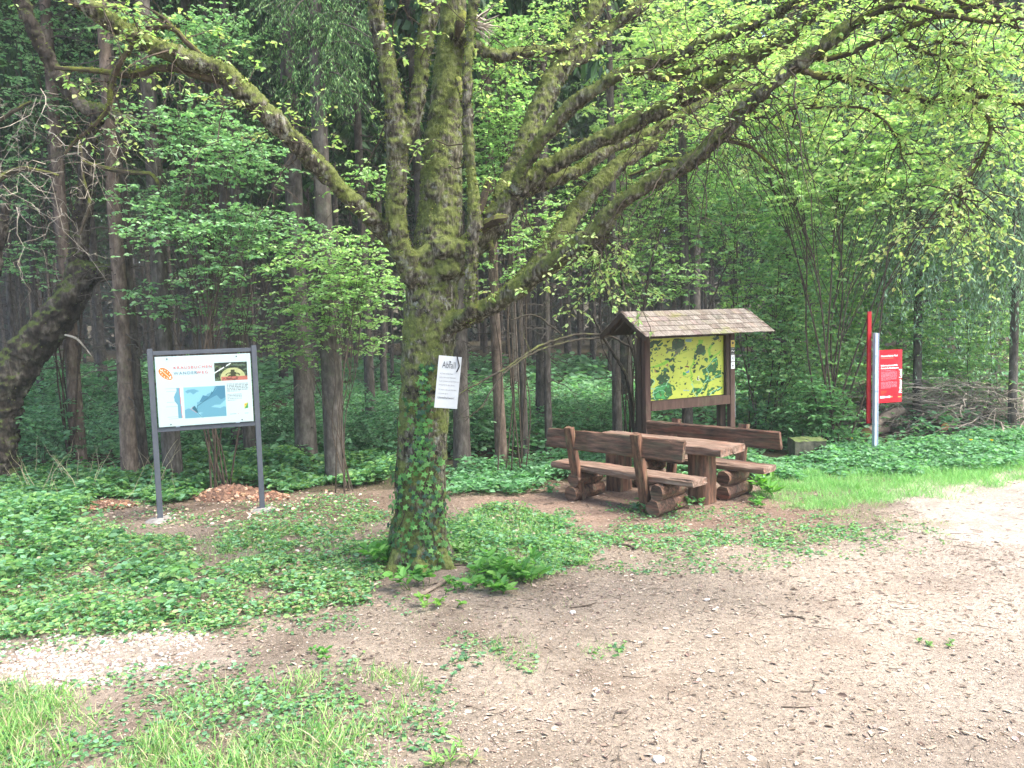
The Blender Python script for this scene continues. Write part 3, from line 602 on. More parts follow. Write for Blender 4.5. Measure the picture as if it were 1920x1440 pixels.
for pts, c in (([(190, 330), (260, 290), (350, 275), (360, 290), (300, 340), (270, 330), (240, 400), (200, 430)], DG), ([(195, 520), (230, 420), (290, 380), (350, 370), (340, 420), (270, 480), (225, 585), (190, 570)], DG),
               ([(480, 310), (520, 260), (650, 255), (655, 300), (600, 380), (545, 440), (490, 410)], DG), ([(545, 440), (600, 380), (650, 290), (655, 330), (600, 420), (560, 490), (510, 530), (500, 510)], GY),
               ([(610, 420), (640, 398), (680, 405), (650, 425), (620, 436)], DG), ([(450, 600), (490, 555), (520, 610), (525, 690), (495, 745), (480, 690), (470, 640)], DG),
               ([(290, 840), (340, 700), (380, 655), (450, 690), (460, 720), (430, 760), (450, 850), (410, 900), (330, 900)], DG), ([(260, 980), (280, 930), (400, 870), (460, 890), (520, 920), (525, 970), (460, 1000), (480, 1030), (420, 1100), (270, 1115), (200, 1110)], MG),
               ([(195, 800), (235, 850), (230, 940), (195, 950)], DG), ([(380, 370), (430, 350), (445, 380), (410, 400)], DG), ([(290, 340), (370, 310), (375, 345), (320, 360)], DG),
               ([(770, 460), (800, 370), (850, 340), (900, 370), (910, 450), (890, 480), (840, 490), (800, 580), (770, 590), (750, 530)], DG), ([(860, 550), (900, 500), (920, 490), (870, 560)], DG),
               ([(810, 620), (880, 630), (900, 650), (840, 700)], DG), ([(740, 740), (770, 690), (790, 690), (775, 730)], DG), ([(890, 580), (920, 520), (950, 530), (945, 590)], DG),
               ([(850, 860), (870, 700), (920, 660), (990, 580), (1050, 505), (1085, 560), (1080, 660), (1050, 700), (1120, 700), (1140, 740), (1110, 790), (1000, 830), (950, 860), (940, 920), (900, 1000), (830, 1010), (800, 1050), (760, 1020), (725, 990), (750, 930), (850, 950)], MG),
               ([(920, 1050), (950, 970), (1060, 905), (1140, 920), (1080, 960), (1000, 1030)], MG), ([(1015, 240), (1090, 232), (1080, 270), (1040, 285)], DG), ([(550, 870), (580, 880), (575, 915), (555, 900)], MG), ([(610, 890), (660, 870), (650, 910), (620, 915)], DG),
               ([(725, 1040), (780, 1045), (800, 1062), (740, 1055)], DG)): blob(pts, c)
rs = np.random.default_rng(3)
for _ in range(150):
    a, b = rs.uniform(190, 1140), rs.uniform(250, 1080); r_ = rs.uniform(4, 17); t_ = rs.uniform(0, pi)
    blob([(a + r_ * cos(t_ + q) * (1 if q % 2 else .4), b + r_ * sin(t_ + q) * (1.4 if q % 2 else .5)) for q in range(6)], DG if rs.random() < .6 else S(120, 90, 60))
mk_ = (fnoise(cv.x * 50, cv.y * 50, 3, 8) > .62) & (cv.a[..., 0] < .2); cv.a[mk_] *= 2.2
for pts in ([(200, 960), (260, 940), (400, 935), (450, 860), (430, 840)], [(265, 1110), (250, 940), (235, 830)], [(260, 1000), (370, 985), (420, 1060)], [(800, 1060), (750, 950), (730, 850)], [(800, 1060), (860, 990), (880, 880), (940, 820), (950, 730), (925, 680), (990, 590), (1070, 545)], [(940, 830), (1010, 820), (1050, 780), (1135, 760)], [(950, 1060), (1000, 1000), (1100, 930)]):
    cv.line(kp(pts), .0045, RIV)
blob([(665, 258), (730, 254), (732, 300), (668, 304)], S(130, 165, 185)); blob([(400, 412), (520, 410), (520, 428), (400, 430)], S(60, 80, 40)); blob([(440, 395), (530, 393), (530, 402), (440, 403)], S(60, 80, 40)); blob([(420, 432), (540, 430), (540, 450), (420, 452)], GY)
blob([(655, 720), (690, 675), (692, 710), (670, 730)], S(80, 130, 190)); blob([(620, 735), (660, 725), (650, 765), (625, 768)], S(80, 170, 70)); blob([(630, 955), (690, 952), (690, 975), (630, 978)], S(150, 180, 190))
blob([(795, 845), (820, 770), (840, 770), (845, 845)], S(225, 225, 210)); blob([(806, 838), (812, 785), (830, 785), (832, 838)], S(40, 30, 30)); blob([(640, 640), (660, 620), (700, 630), (680, 645)], S(110, 50, 40)); blob([(390, 620), (440, 600), (450, 650), (420, 640)], S(150, 110, 80))
fg = fnoise(cv.x * 60, cv.y * 60, 3.6, 33); dk0 = cv.a[..., 0] < .1; cv.a[dk0 & (fg > .66)] = np.array(YEL) * .95; cv.a[(~dk0) & (fg > .76)] = DG; cv.a[(~dk0) & (fg < .24)] = S(170, 190, 80)
mot = fnoise(cv.x * 60, cv.y * 60, 1.5, 21); dk = cv.a[..., 0] < .1; cv.a[dk] *= (.5 + 1.5 * mot[dk])[:, None]; cv.a *= np.array([.76, .8, .72])
V, Qd, _, cc = cv.mesh(pr - pl - .075, .92, 1.08); V[:, 0] -= .035; V[:, 1] = .03
MB().add(V, Qd, None, cc).build('map', m_print, e, smooth=False)
# roof
rp, hw = radians(31), .53; RL0, RL1 = -hl - .4, hl + .36; rz_ = 2.42
roof = MB()
for s in (-1, 1):
    slope = hw / cos(rp)
    roof.add(*xf(box((0, 0, 0), (RL1 - RL0 - .03, slope, .018), .002), TR((RL0 + RL1) / 2, .05 + s * hw / 2, rz_ - .035 - hw / 2 * math.tan(rp), rx=-s * rp)))
rf = roof.build('roof', m_kdark, e)
sh = MB()
for s in (-1, 1):
    nr = 5; sl_ = hw / cos(rp) + .05
    for r_ in range(nr):
        x = RL0 - .01 - .06 * (r_ % 2)
        while x < RL1:
            wd = .1 + .09 * rng.random(); x0 = max(x, RL0 - .02); x1 = min(x + wd, RL1 + .02)
            if x1 - x0 > .02:
                d0 = sl_ * (nr - r_ - 1) / nr; d1 = d0 + sl_ / nr + .03 + .012 * rng.random(); dm = (d0 + d1) / 2
                lift = .004 + .012
                col = pick([(.95, .9, .88), (1.1, 1.05, 1.05), (.75, .72, .7), (1.2, 1.12, 1.1)], 1)[0]
                V, Qd, T = box((0, 0, 0), (x1 - x0 - .004, d1 - d0, .011), .0015)
                V, Qd, T = xf((V, Qd, T), TR((x0 + x1) / 2, .05 + s * dm * cos(rp), rz_ - .012 - dm * sin(rp) + .006 * 1, rx=-s * (rp - radians(3.5)), rz=rng.normal(0, .008)))
                sh.add(V, Qd, T, col * np.ones((len(V), 3)))
            x += wd
sh.build('shingles', m_shingle, rf, smooth=False)
for xx_ in (RL0 + .012, RL1 - .012):
    for s in (-1, 1):
        MB().add(*xf(box((0, 0, 0), (.024, hw / cos(rp) + .06, .085), .003), TR(xx_, .05 + s * (hw / 2 + .01), rz_ - .045 - (hw / 2 + .01) * math.tan(rp), rx=-s * rp))).build('barge_board', m_kdark, rf)
for k in range(7):
    x = RL0 + .12 + k * (RL1 - RL0 - .24) / 6
    for s in (-1, 1):
        MB().add(*xf(loft(.42, rrect(.05, .06, .015), 5, .001), TR(x, .05 + s * .235, rz_ - .075 - .235 * math.tan(rp), rz=pi / 2) @ Euler((0, s * rp, 0)).to_matrix().to_4x4())).build('rafter', m_kdark, rf)
MB().add(*box((hl + .055, .0, .98), (.012, .06, .55), .002)).build('steel_bracket', m_steel, e)
def stuck(name, z, hgt, cvs, label, wdt=.075):
    o = empty(name, (0, 0, 0), 0, label, 'trail marker', 'small trail markers on the right post of the kiosk')
    o.matrix_world = Matrix.Translation((kmid[0], kmid[1], 0)) @ Matrix.Rotation(kang, 4, 'Z') @ Matrix.Translation((hl, -.0445, z))
    MB().add(*box((0, 0, 0), (wdt, .003, hgt), .0005)).build('plate', m_white, o)
    V, Qd, _, cc = cvs.mesh(wdt - .002, hgt - .002, -hgt / 2 + .001); V[:, 1] = -.003
    MB().add(V, Qd, None, cc).build('printed_face', m_print, o, smooth=False)
z0 = 1.93
c = Canvas(20, 26, S(205, 180, 80)); c.ell(.5, .6, .3, .2, (.02, .02, .02)); c.rect(.2, .12, .8, .22, S(170, 140, 40)); stuck('trail_marker', z0 - .06, .11, c, 'yellow trail marker with a black dot, topmost on the kiosk post')
c = Canvas(22, 26, S(30, 30, 28)); c.rect(.15, .8, .85, .88, (.5, .5, .48)); c.line([(.1, .5), (.35, .6), (.6, .42), (.9, .55)], .06, (.75, .75, .72)); c.rect(.15, .12, .85, .2, (.35, .35, .33)); stuck('trail_marker', z0 - .175, .105, c, 'black trail marker with a white wave below the yellow one')
c = Canvas(22, 26, (.8, .83, .83)); c.line([(.75, .72), (.35, .5), (.75, .3)], .04, (.05, .05, .06)); stuck('trail_marker', z0 - .285, .105, c, 'white trail marker with an open arrowhead on the kiosk post')
c = Canvas(22, 26, (.82, .85, .85)); c.poly([(.3, .65), (.3, .3), (.75, .47)], (.02, .02, .02)); stuck('trail_marker', z0 - .4, .105, c, 'white trail marker with a solid black triangle, lowest on the kiosk post')

# ------------------------------------------------------------------ red sign with a steel post on the right
RP = G(1640, 856); rdirv = np.array([cos(radians(14)), sin(radians(14)), 0])
e = empty('red_nature_sign', (RP[0], RP[1], 0), radians(14), 'red information sign with a tall red slat on a galvanised post', 'information sign')
MB().add(*box((0, 0, .98), (.075, .06, 1.98), .008)).add(*box((-.03, -.034, .98), (.008, .01, 1.98), .001)).add(*box((.03, -.034, .98), (.008, .01, 1.98), .001)).build('post', m_steel, e)
MB().add(*box((-.075, .06, 1.42), (.07, .03, 1.78), .004)).build('red_slat', m_dred, e)
pn = MB().add(*box((.262, -.012, 1.275), (.44, .012, .845), .003)).build('panel', m_red, e)
for zz in (1.06, 1.62): MB().add(*xf(loft(.01, circ(.012, 10, 0), 2, 0), TR(.0, -.037, zz, rz=pi / 2))).build('bolt', m_steel, e)
cv = Canvas(110, 200, S(222, 32, 52)); cv.rect(.82, 0, 1, 1, S(196, 45, 60)); cv.rect(.82, .42, 1, .75, S(180, 60, 70), .6)
PK = S(240, 150, 165)
fakelines(cv, .1, .42, .78, .59, 11, PK, .7); fakelines(cv, .1, .27, .78, .4, 8, PK, .7); fakelines(cv, .1, .595, .72, .62, 2, PK, .6)
cv.rect(.1, .84, .62, .855, S(245, 120, 95)); cv.rect(.1, .19, .34, .23, S(232, 85, 55), .7); cv.rect(.1, .16, .25, .185, S(232, 85, 55), .7)
cv.rect(.06, .085, .26, .13, (.9, .9, .9)); cv.rect(.27, .09, .42, .125, S(225, 190, 205)); cv.ell(.46, .11, .035, .022, (.9, .9, .9), 0, .52); cv.rect(.5, .095, .6, .12, S(245, 160, 120)); cv.rect(.84, .09, .97, .11, S(240, 190, 110))
cv.a *= .72
V, Qd, _, cc = cv.mesh(.43, .835, .857); V[:, 0] += .262; V[:, 1] = -.0195
MB().add(V, Qd, None, cc).build('printed_face', m_print, pn, smooth=False)
wi = ink((.85, .85, .85), 'white_ink')
def rx_(u): return .262 - .22 + u * .44
lettering('Naturerlebnis-Pfad', .041, rx_(.09), .857 + .835 * .875, -.022, pn, wi, sx=.98, bold=.001)
lettering('Informationstafeln', .038, rx_(.09), .857 + .835 * .695, -.022, pn, wi, sx=1.12, bold=.0012)
lettering('Gemeinde Karlshausen', .036, rx_(.09), .857 + .835 * .645, -.022, pn, wi, sx=.98, bold=.0012)
lettering('Prümer Land', .073, rx_(.975), .857 + .835 * .17, -.022, pn, wi, rot=pi / 2, bold=.0022)
BUILD_END = None

# ------------------------------------------------------------------ the big oak
TD = 7.9
def limb_pts(pts, n=None, jit=0.0):
    """pts (px, py, width_px, depth) -> spline of centres and radii"""
    rows = []
    for (a, b, wd, D) in pts:
        q = PD(a, b, D); rows.append([*q, wd / 2 * D / FPX * .88])
    rows = np.array(rows); L = np.linalg.norm(np.diff(rows[:, :3], axis=0), axis=1).sum()
    n = n or max(8, int(L / .06)); s = spline(rows, n); s[:, 3] = np.maximum(s[:, 3], .003)
    if jit: s[:, :3] += rng.normal(0, jit, (n, 3))
    return s
trunk_px = [(782, 1085, 150, 7.9), (784, 1055, 122, 7.9), (787, 1010, 112, 7.9), (789, 900, 106, 7.9), (791, 850, 106, 7.9), (799, 700, 106, 7.9), (806, 610, 112, 7.9), (810, 540, 108, 7.92), (818, 470, 98, 7.95), (825, 400, 92, 8.0), (829, 300, 82, 8.0), (838, 180, 66, 8.05), (846, 70, 56, 8.1), (852, -60, 50, 8.1), (858, -320, 40, 8.2), (865, -700, 22, 8.2)]
LIMBS = {
 'A': [(790, 515, 46, 7.9), (752, 465, 42, 7.8), (715, 428, 38, 7.7), (655, 368, 36, 7.5), (590, 303, 40, 7.3), (540, 252, 42, 7.15), (475, 190, 44, 7.0), (425, 142, 42, 6.9), (370, 118, 44, 6.8), (300, 92, 40, 6.7), (232, 55, 38, 6.6), (165, 12, 36, 6.5), (90, -45, 32, 6.4), (-40, -150, 26, 6.2)],
 'B': [(798, 545, 56, 7.85), (768, 500, 50, 7.7), (748, 450, 46, 7.65), (742, 380, 44, 7.6), (745, 310, 46, 7.6), (742, 250, 48, 7.55), (738, 185, 40, 7.5), (724, 110, 38, 7.5), (710, 50, 36, 7.45), (702, -20, 34, 7.4), (690, -200, 28, 7.3), (680, -480, 14, 7.2)],
 'B2': [(744, 290, 40, 7.58), (760, 250, 34, 7.6), (778, 215, 32, 7.6), (788, 150, 31, 7.6), (797, 80, 34, 7.6), (808, 20, 36, 7.6), (825, -90, 26, 7.6), (840, -350, 12, 7.6)],
 'D': [(822, 540, 60, 7.9), (868, 478, 58, 7.85), (915, 430, 60, 7.8), (955, 375, 52, 7.75), (1004, 332, 40, 7.7), (1059, 295, 34, 7.65), (1150, 252, 36, 7.6), (1223, 215, 36, 7.5), (1296, 178, 34, 7.4), (1345, 150, 32, 7.3), (1402, 113, 32, 7.2), (1475, 69, 30, 7.1), (1530, 24, 28, 7.0), (1590, -30, 24, 6.9), (1750, -160, 16, 6.6)],
 'D2': [(975, 360, 40, 7.75), (1008, 348, 30, 7.8), (1077, 324, 26, 7.9), (1125, 290, 26, 8.0), (1160, 272, 22, 8.1), (1240, 238, 20, 8.2), (1310, 196, 20, 8.3), (1366, 168, 18, 8.4), (1417, 157, 14, 8.5)],
 'D3': [(935, 400, 50, 7.75), (961, 328, 44, 7.9), (990, 262, 46, 8.0), (1015, 200, 48, 8.1), (1040, 145, 50, 8.2), (1070, 95, 50, 8.3), (1090, 60, 42, 8.4), (1112, 25, 36, 8.4), (1130, -15, 32, 8.5), (1170, -120, 26, 8.6), (1220, -330, 14, 8.8)],
 'D3b': [(1075, 110, 30, 8.3), (1110, 95, 26, 8.4), (1143, 52, 24, 8.5), (1187, 22, 28, 8.5), (1222, -8, 26, 8.6), (1320, -100, 16, 8.8)],
 'D4': [(960, 365, 34, 7.7), (985, 310, 30, 7.55), (1022, 256, 30, 7.4), (1077, 195, 32, 7.3), (1150, 147, 28, 7.2), (1209, 121, 26, 7.1), (1256, 110, 24, 7.0), (1329, 77, 24, 6.9), (1402, 53, 22, 6.8), (1457, 27, 20, 6.7), (1505, -6, 18, 6.6), (1600, -80, 12, 6.5)],
 'D5': [(1190, 128, 20, 7.1), (1240, 146, 20, 7.2), (1311, 124, 18, 7.3), (1370, 108, 18, 7.4), (1430, 88, 12, 7.5)],
 'D6': [(850, 60, 30, 8.0), (893, 88, 24, 7.95), (930, 104, 24, 7.95), (985, 98, 26, 8.0), (1040, 92, 18, 8.1), (1085, 82, 14, 8.2)],
 'E': [(825, 612, 50, 7.85), (872, 597, 42, 7.7), (925, 571, 40, 7.5), (975, 538, 42, 7.35), (1023, 500, 40, 7.2), (1077, 467, 42, 7.0), (1120, 435, 46, 6.9), (1158, 385, 34, 6.8), (1223, 340, 34, 6.7), (1290, 305, 36, 6.6), (1345, 258, 34, 6.5), (1402, 199, 32, 6.4), (1457, 150, 34, 6.3), (1512, 110, 34, 6.25), (1585, 56, 30, 6.2), (1639, 24, 28, 6.15), (1690, -10, 24, 6.1), (1800, -90, 16, 6.0)],
 'E1': [(960, 545, 36, 7.5), (990, 515, 36, 7.7), (1026, 470, 38, 7.9), (1066, 418, 40, 8.1), (1110, 360, 36, 8.3), (1161, 308, 34, 8.5), (1223, 268, 28, 8.6), (1255, 228, 20, 8.7), (1300, 205, 12, 8.9)],
 'C': [(880, 600, 30, 7.55), (882, 540, 24, 7.45), (884, 470, 24, 7.42), (890, 415, 30, 7.4), (884, 340, 20, 7.4), (878, 250, 22, 7.4), (876, 160, 22, 7.4), (882, 70, 20, 7.4), (888, 5, 20, 7.4), (893, -150, 14, 7.4), (900, -380, 8, 7.4)],
}
THIN = [
 [(412, 145, 30, 6.9), (370, 138, 22, 6.85), (335, 128, 18, 6.8), (295, 127, 16, 6.8), (255, 139, 16, 6.8), (205, 136, 12, 6.8), (150, 131, 10, 6.8), (104, 128, 8, 6.8)],
 [(380, 108, 16, 6.8), (350, 80, 12, 6.75), (325, 52, 12, 6.7), (300, 52, 10, 6.7), (275, 52, 7, 6.7)], [(325, 52, 9, 6.7), (308, 35, 9, 6.7), (287, 22, 6, 6.7)],
 [(250, 85, 11, 6.6), (228, 115, 12, 6.65), (210, 150, 16, 6.7), (207, 185, 13, 6.7), (198, 210, 10, 6.7), (170, 240, 8, 6.7), (140, 265, 7, 6.7), (122, 290, 5, 6.7)],
 [(905, 430, 22, 7.5), (930, 412, 24, 7.4), (946, 410, 20, 7.4), (952, 408, 8, 7.4)], [(897, 400, 18, 7.7), (912, 355, 16, 7.7), (918, 335, 12, 7.7)],
 [(918, 450, 12, 7.7), (922, 472, 12, 7.7), (923, 494, 9, 7.7)], [(860, 150, 16, 7.9), (866, 180, 12, 7.6), (868, 200, 9, 7.6)], [(857, 72, 12, 7.9), (862, 45, 22, 7.8), (870, 20, 10, 7.8)],
 [(1480, 130, 20, 6.3), (1523, 112, 13, 6.3), (1566, 108, 12, 6.3), (1621, 88, 12, 6.2), (1694, 55, 12, 6.1), (1767, 28, 10, 6.0), (1830, 10, 9, 5.9), (1930, -15, 6, 5.8)],
 [(1500, 130, 10, 6.4), (1530, 142, 16, 6.5), (1585, 148, 14, 6.5), (1657, 172, 13, 6.5), (1705, 170, 14, 6.5), (1738, 190, 13, 6.45), (1803, 183, 12, 6.4), (1858, 182, 12, 6.3), (1930, 198, 10, 6.2), (2050, 220, 7, 6.1)],
 [(1815, 185, 8, 6.4), (1848, 215, 8, 6.4), (1858, 240, 9, 6.35), (1848, 275, 8, 6.3), (1835, 305, 7, 6.3), (1803, 346, 5, 6.3), (1767, 368, 3, 6.3)], [(1803, 346, 4, 6.3), (1800, 375, 4, 6.3), (1793, 408, 3, 6.3), (1780, 435, 2, 6.3)],
 [(1690, 60, 9, 6.1), (1702, 82, 8, 6.1), (1730, 98, 8, 6.1), (1767, 108, 7, 6.1), (1782, 135, 8, 6.1), (1787, 178, 5, 6.1)],
 [(1750, 78, 6, 6.2), (1803, 80, 7, 6.2), (1838, 106, 9, 6.2), (1842, 140, 9, 6.2), (1826, 158, 6, 6.2), (1812, 170, 3, 6.2)],
 [(1590, 50, 12, 6.2), (1680, 10, 12, 6.0), (1760, 25, 10, 5.9), (1850, 40, 9, 5.8), (1940, 30, 8, 5.7)], [(1640, 22, 12, 6.1), (1740, -10, 10, 6.0), (1830, 15, 9, 5.9), (1940, 70, 7, 5.8)],
 [(1140, 430, 12, 6.9), (1131, 455, 16, 6.9), (1124, 478, 10, 6.9)], [(1530, 195, 4, 6.3), (1480, 205, 5, 6.4), (1600, 200, 6, 6.5), (1650, 220, 5, 6.5), (1685, 262, 4, 6.5), (1690, 300, 3, 6.5)],
 [(1366, 120, 10, 7.2), (1374, 100, 10, 7.2), (1378, 95, 6, 7.2)], [(1290, 303, 14, 6.6), (1250, 300, 11, 6.8), (1225, 312, 8, 6.9), (1180, 330, 6, 7.0)], [(1350, 262, 8, 6.5), (1400, 272, 10, 6.5), (1418, 285, 7, 6.5), (1470, 330, 4, 6.5)],
]
def to_mesh_remesh(mb, voxel, disp, mat, name, parent, smooth_it=6):
    o = mb.build('tmp_body', mat, None, True, False)
    r = o.modifiers.new('r', 'REMESH'); r.mode = 'VOXEL'; r.voxel_size = voxel; r.use_smooth_shade = True
    s = o.modifiers.new('s', 'SMOOTH'); s.iterations = smooth_it; s.factor = .6
    for sc, st in disp:
        tx = bpy.data.textures.new('lump', 'CLOUDS'); tx.noise_scale = sc; tx.noise_depth = 2
        d = o.modifiers.new('d', 'DISPLACE'); d.texture = tx; d.strength = st; d.mid_level = .5; d.texture_coords = 'LOCAL'
    dg = bpy.context.evaluated_depsgraph_get(); me = bpy.data.meshes.new_from_object(o.evaluated_get(dg)); me.name = name
    me.materials.clear(); me.materials.append(mat); bpy.data.objects.remove(o)
    ob = bpy.data.objects.new(name, me); COL.objects.link(ob); ob.parent = parent
    return ob
oak = empty('oak_tree', (0, 0, 0), 0, 'mossy multi-limbed oak in the middle with ivy and a paper sign on its trunk', 'tree')
mb = MB(); ts = limb_pts(trunk_px); n = len(ts)
mb.add(*tubes(ts[:, :3], ts[:, 3], 20, True, .04))
AL = {}
for k, pts in LIMBS.items():
    s = limb_pts(pts, jit=.004); AL[k] = s; mb.add(*tubes(s[:, :3], s[:, 3], 12, True, .06))
for (a, b, r_, D) in ((800, 482, 26, 7.75), (832, 466, 27, 7.72), (856, 468, 26, 7.75), (838, 500, 34, 7.8), (866, 596, 17, 7.65), (745, 262, 27, 7.55), (1135, 420, 22, 6.9)):
    c0 = PD(a, b, D); mb.add(SV * (r_ / FPX * D) + c0, None, ST)
for q in range(7):                                                     # root flare
    a = q / 7 * 2 * pi + .4; base = G(784, 1056); s_ = np.array([[base[0] + .12 * cos(a), base[1] + .12 * sin(a), .42, .13], [base[0] + .24 * cos(a), base[1] + .24 * sin(a), .12, .1], [base[0] + .42 * cos(a), base[1] + .42 * sin(a), -.06, .05]])
    s_ = spline(s_, 8); mb.add(*tubes(s_[:, :3], s_[:, 3], 8))
to_mesh_remesh(mb, .014, [(.16, .05), (.045, .028), (.018, .012)], m_oak, 'trunk', oak, 5)
mb = MB(); TS = []
for pts in THIN:
    s = limb_pts(pts, jit=.003); TS.append(s); MB().add(*tubes(s[:, :3], s[:, 3], 8, True, .1)).build('branch', m_branch, oak)

def limb_sample(s, n, lo=0.0, hi=1.0):
    t = lo + (hi - lo) * rng.random(n); k = np.minimum((t * (len(s) - 1)).astype(int), len(s) - 2)
    tan = norm(s[k + 1, :3] - s[k, :3]); return s[k, :3], s[k, 3], tan
# moss tufts on the limbs
mb = MB(); MC = [(.18, .22, .05), (.13, .16, .035), (.25, .28, .07), (.09, .11, .025), (.16, .24, .055)]
def mossy(s, n, lo, hi, up=.7, sz=.014):
    c0, r_, tan = limb_sample(s, n, lo, hi); d = rng.normal(0, 1, (n, 3)); d[:, 2] += up; d -= (d * tan).sum(1)[:, None] * tan; d = norm(d)
    k = fnoise(c0[:, 0] * 3 + d[:, 0], c0[:, 2] * 3 + d[:, 1], .5, 3) > .4; c0, r_, d = c0[k], r_[k], d[k]; n = len(c0)
    put(mb, NARROW, c0 + d * (r_ * .96)[:, None], d + rng.normal(0, .6, (n, 3)), rng.normal(0, 1, (n, 3)), sz * (.5 + rng.random(n)), pick(MC, n, .3), 2.2)
mossy(ts, 9000, .28, .8, 0, .016)
for k, s in AL.items():
    L = np.linalg.norm(np.diff(s[:, :3], axis=0), axis=1).sum(); mossy(s, int(1300 * L), 0, .95, .9 if k not in 'BC' else .2)
for s in TS:
    L = np.linalg.norm(np.diff(s[:, :3], axis=0), axis=1).sum(); mossy(s, int(900 * L), 0, .9, .8, .012)
mb.build('moss', m_moss, oak, smooth=False)

# twigs with young leaves
def twig_set(starts, dirs, L, droop, K=6, r0=.004, wig=.05):
    n = len(starts); t = np.linspace(0, 1, K); L = np.broadcast_to(L, (n,))
    off = np.cumsum(rng.normal(0, wig, (n, K, 3)), 1) * L[:, None, None]; off[:, 0] = 0
    P = starts[:, None] + dirs[:, None] * (L[:, None] * t)[..., None] + off
    P[..., 2] -= (np.broadcast_to(droop, (n,)) * L)[:, None] * t ** 2
    R = np.tile(r0 * (1 - .8 * t), (n, 1)) * (.6 + .8 * rng.random((n, 1)))
    return P, R
def leaves_on(mb, P, per, size, cols, tmpl=OVAL, lo=.3, flatn=.5, hang=-.2, width=1.0):
    n, K, _ = P.shape; t = lo + (1 - lo) * rng.random((n, per)); k = np.minimum((t * (K - 1)).astype(int), K - 2); f = t * (K - 1) - k
    i = np.arange(n)[:, None]; pos = P[i, k] * (1 - f[..., None]) + P[i, k + 1] * f[..., None]; tan = norm(P[i, k + 1] - P[i, k])
    pos = pos.reshape(-1, 3); tan = tan.reshape(-1, 3); N = len(pos)
    ax = norm(tan * .6 + rdir(N, hang, .6)); nn = norm(np.stack([rng.normal(0, flatn, N), rng.normal(0, flatn, N), np.ones(N)], -1))
    put(mb, tmpl, pos, ax, nn, size * (.55 + .8 * rng.random(N)), pick(cols, N), width)
OAKL = [(.42, .55, .22), (.36, .52, .2), (.52, .62, .28), (.3, .45, .17), (.46, .47, .22)]
tw = MB(); lf = MB()
def leafy(s, n, lo, hi, L0, L1, up, per=12, size=.043, cols=OAKL, droop=.3, sub=2):
    c0, r_, tan = limb_sample(s, n, lo, hi); d = norm(rdir(n, up, 1.2) + tan * .5)
    P, R = twig_set(c0, d, L0 + (L1 - L0) * rng.random(n), droop, 7, .0055, .06); tw.add(*tubes(P, R, 4, False)[:2])
    for _ in range(sub):
        k = rng.integers(2, 6, n); st = P[np.arange(n), k]; P2, R2 = twig_set(st, norm(rdir(n, up, 1.0) + d * .6), (L0 + (L1 - L0) * rng.random(n)) * .5, droop, 5, .003, .06)
        tw.add(*tubes(P2, R2, 3, False)[:2]); leaves_on(lf, P2, per, size, cols)
    leaves_on(lf, P, per, size, cols, lo=.45)
for k, n, lo, hi in (('E', 48, .58, 1), ('E1', 22, .5, 1), ('D', 50, .52, 1), ('D2', 18, .5, 1), ('D3', 34, .5, 1), ('D3b', 22, .3, 1), ('D4', 46, .42, 1), ('D5', 18, .3, 1), ('D6', 18, .3, 1), ('A', 20, .3, 1), ('B', 12, .3, 1), ('B2', 10, .4, 1), ('C', 10, .3, 1)):
    leafy(AL[k], n, lo, hi, .35, .95, .35, 9)
for s in TS[9:12] + TS[12:19]: leafy(s, 24, .1, 1, .25, .7, -.1, 9)
for s in TS[:4]: leafy(s, 7, .2, 1, .2, .5, 0, 6)
for k in ('E', 'E1', 'A'): leafy(AL[k], 10, .12, .5, .2, .5, 0, 5, .045)
# bare hanging twigs under the long right limb
for k, n, lo, hi in (('E', 26, .5, .68), ('E', 10, .4, .95), ('A', 10, .3, .95), ('E1', 16, .5, 1), ('B', 5, .2, .7), ('D', 8, .2, .7)):
    c0, r_, tan = limb_sample(AL[k], n, lo, hi); P, R = twig_set(c0, norm(rdir(n, -.6, .8)), .3 + .5 * rng.random(n), .9, 9, .006, .05); tw.add(*tubes(P, R, 4, False)[:2])
    for _ in range(2):
        kk = rng.integers(2, 8, n); P2, R2 = twig_set(P[np.arange(n), kk], norm(rdir(n, -.4, 1.2)), .12 + .3 * rng.random(n), .7, 6, .003, .08); tw.add(*tubes(P2, R2, 3, False)[:2])
tw.build('twigs', m_twig, oak); lf.build('foliage', m_leaf, oak, smooth=False)

# the broken bough end with pale splinters (top, beside the trunk) stays part of the oak
mb = MB(); c0 = PD(890, 45, 7.9)
for q in range(16):
    d = norm(np.array([.5 + .5 * rng.random(), rng.normal(0, .3), rng.normal(-.2, .5)])); s_ = np.array([c0 + rng.normal(0, .03, 3), c0 + d * .1 + rng.normal(0, .01, 3), c0 + d * (.14 + .14 * rng.random())])
    mb.add(*tubes(s_, np.array([.016, .009, .002]), 5))
mb.build('splintered_stub', m_pale, oak)

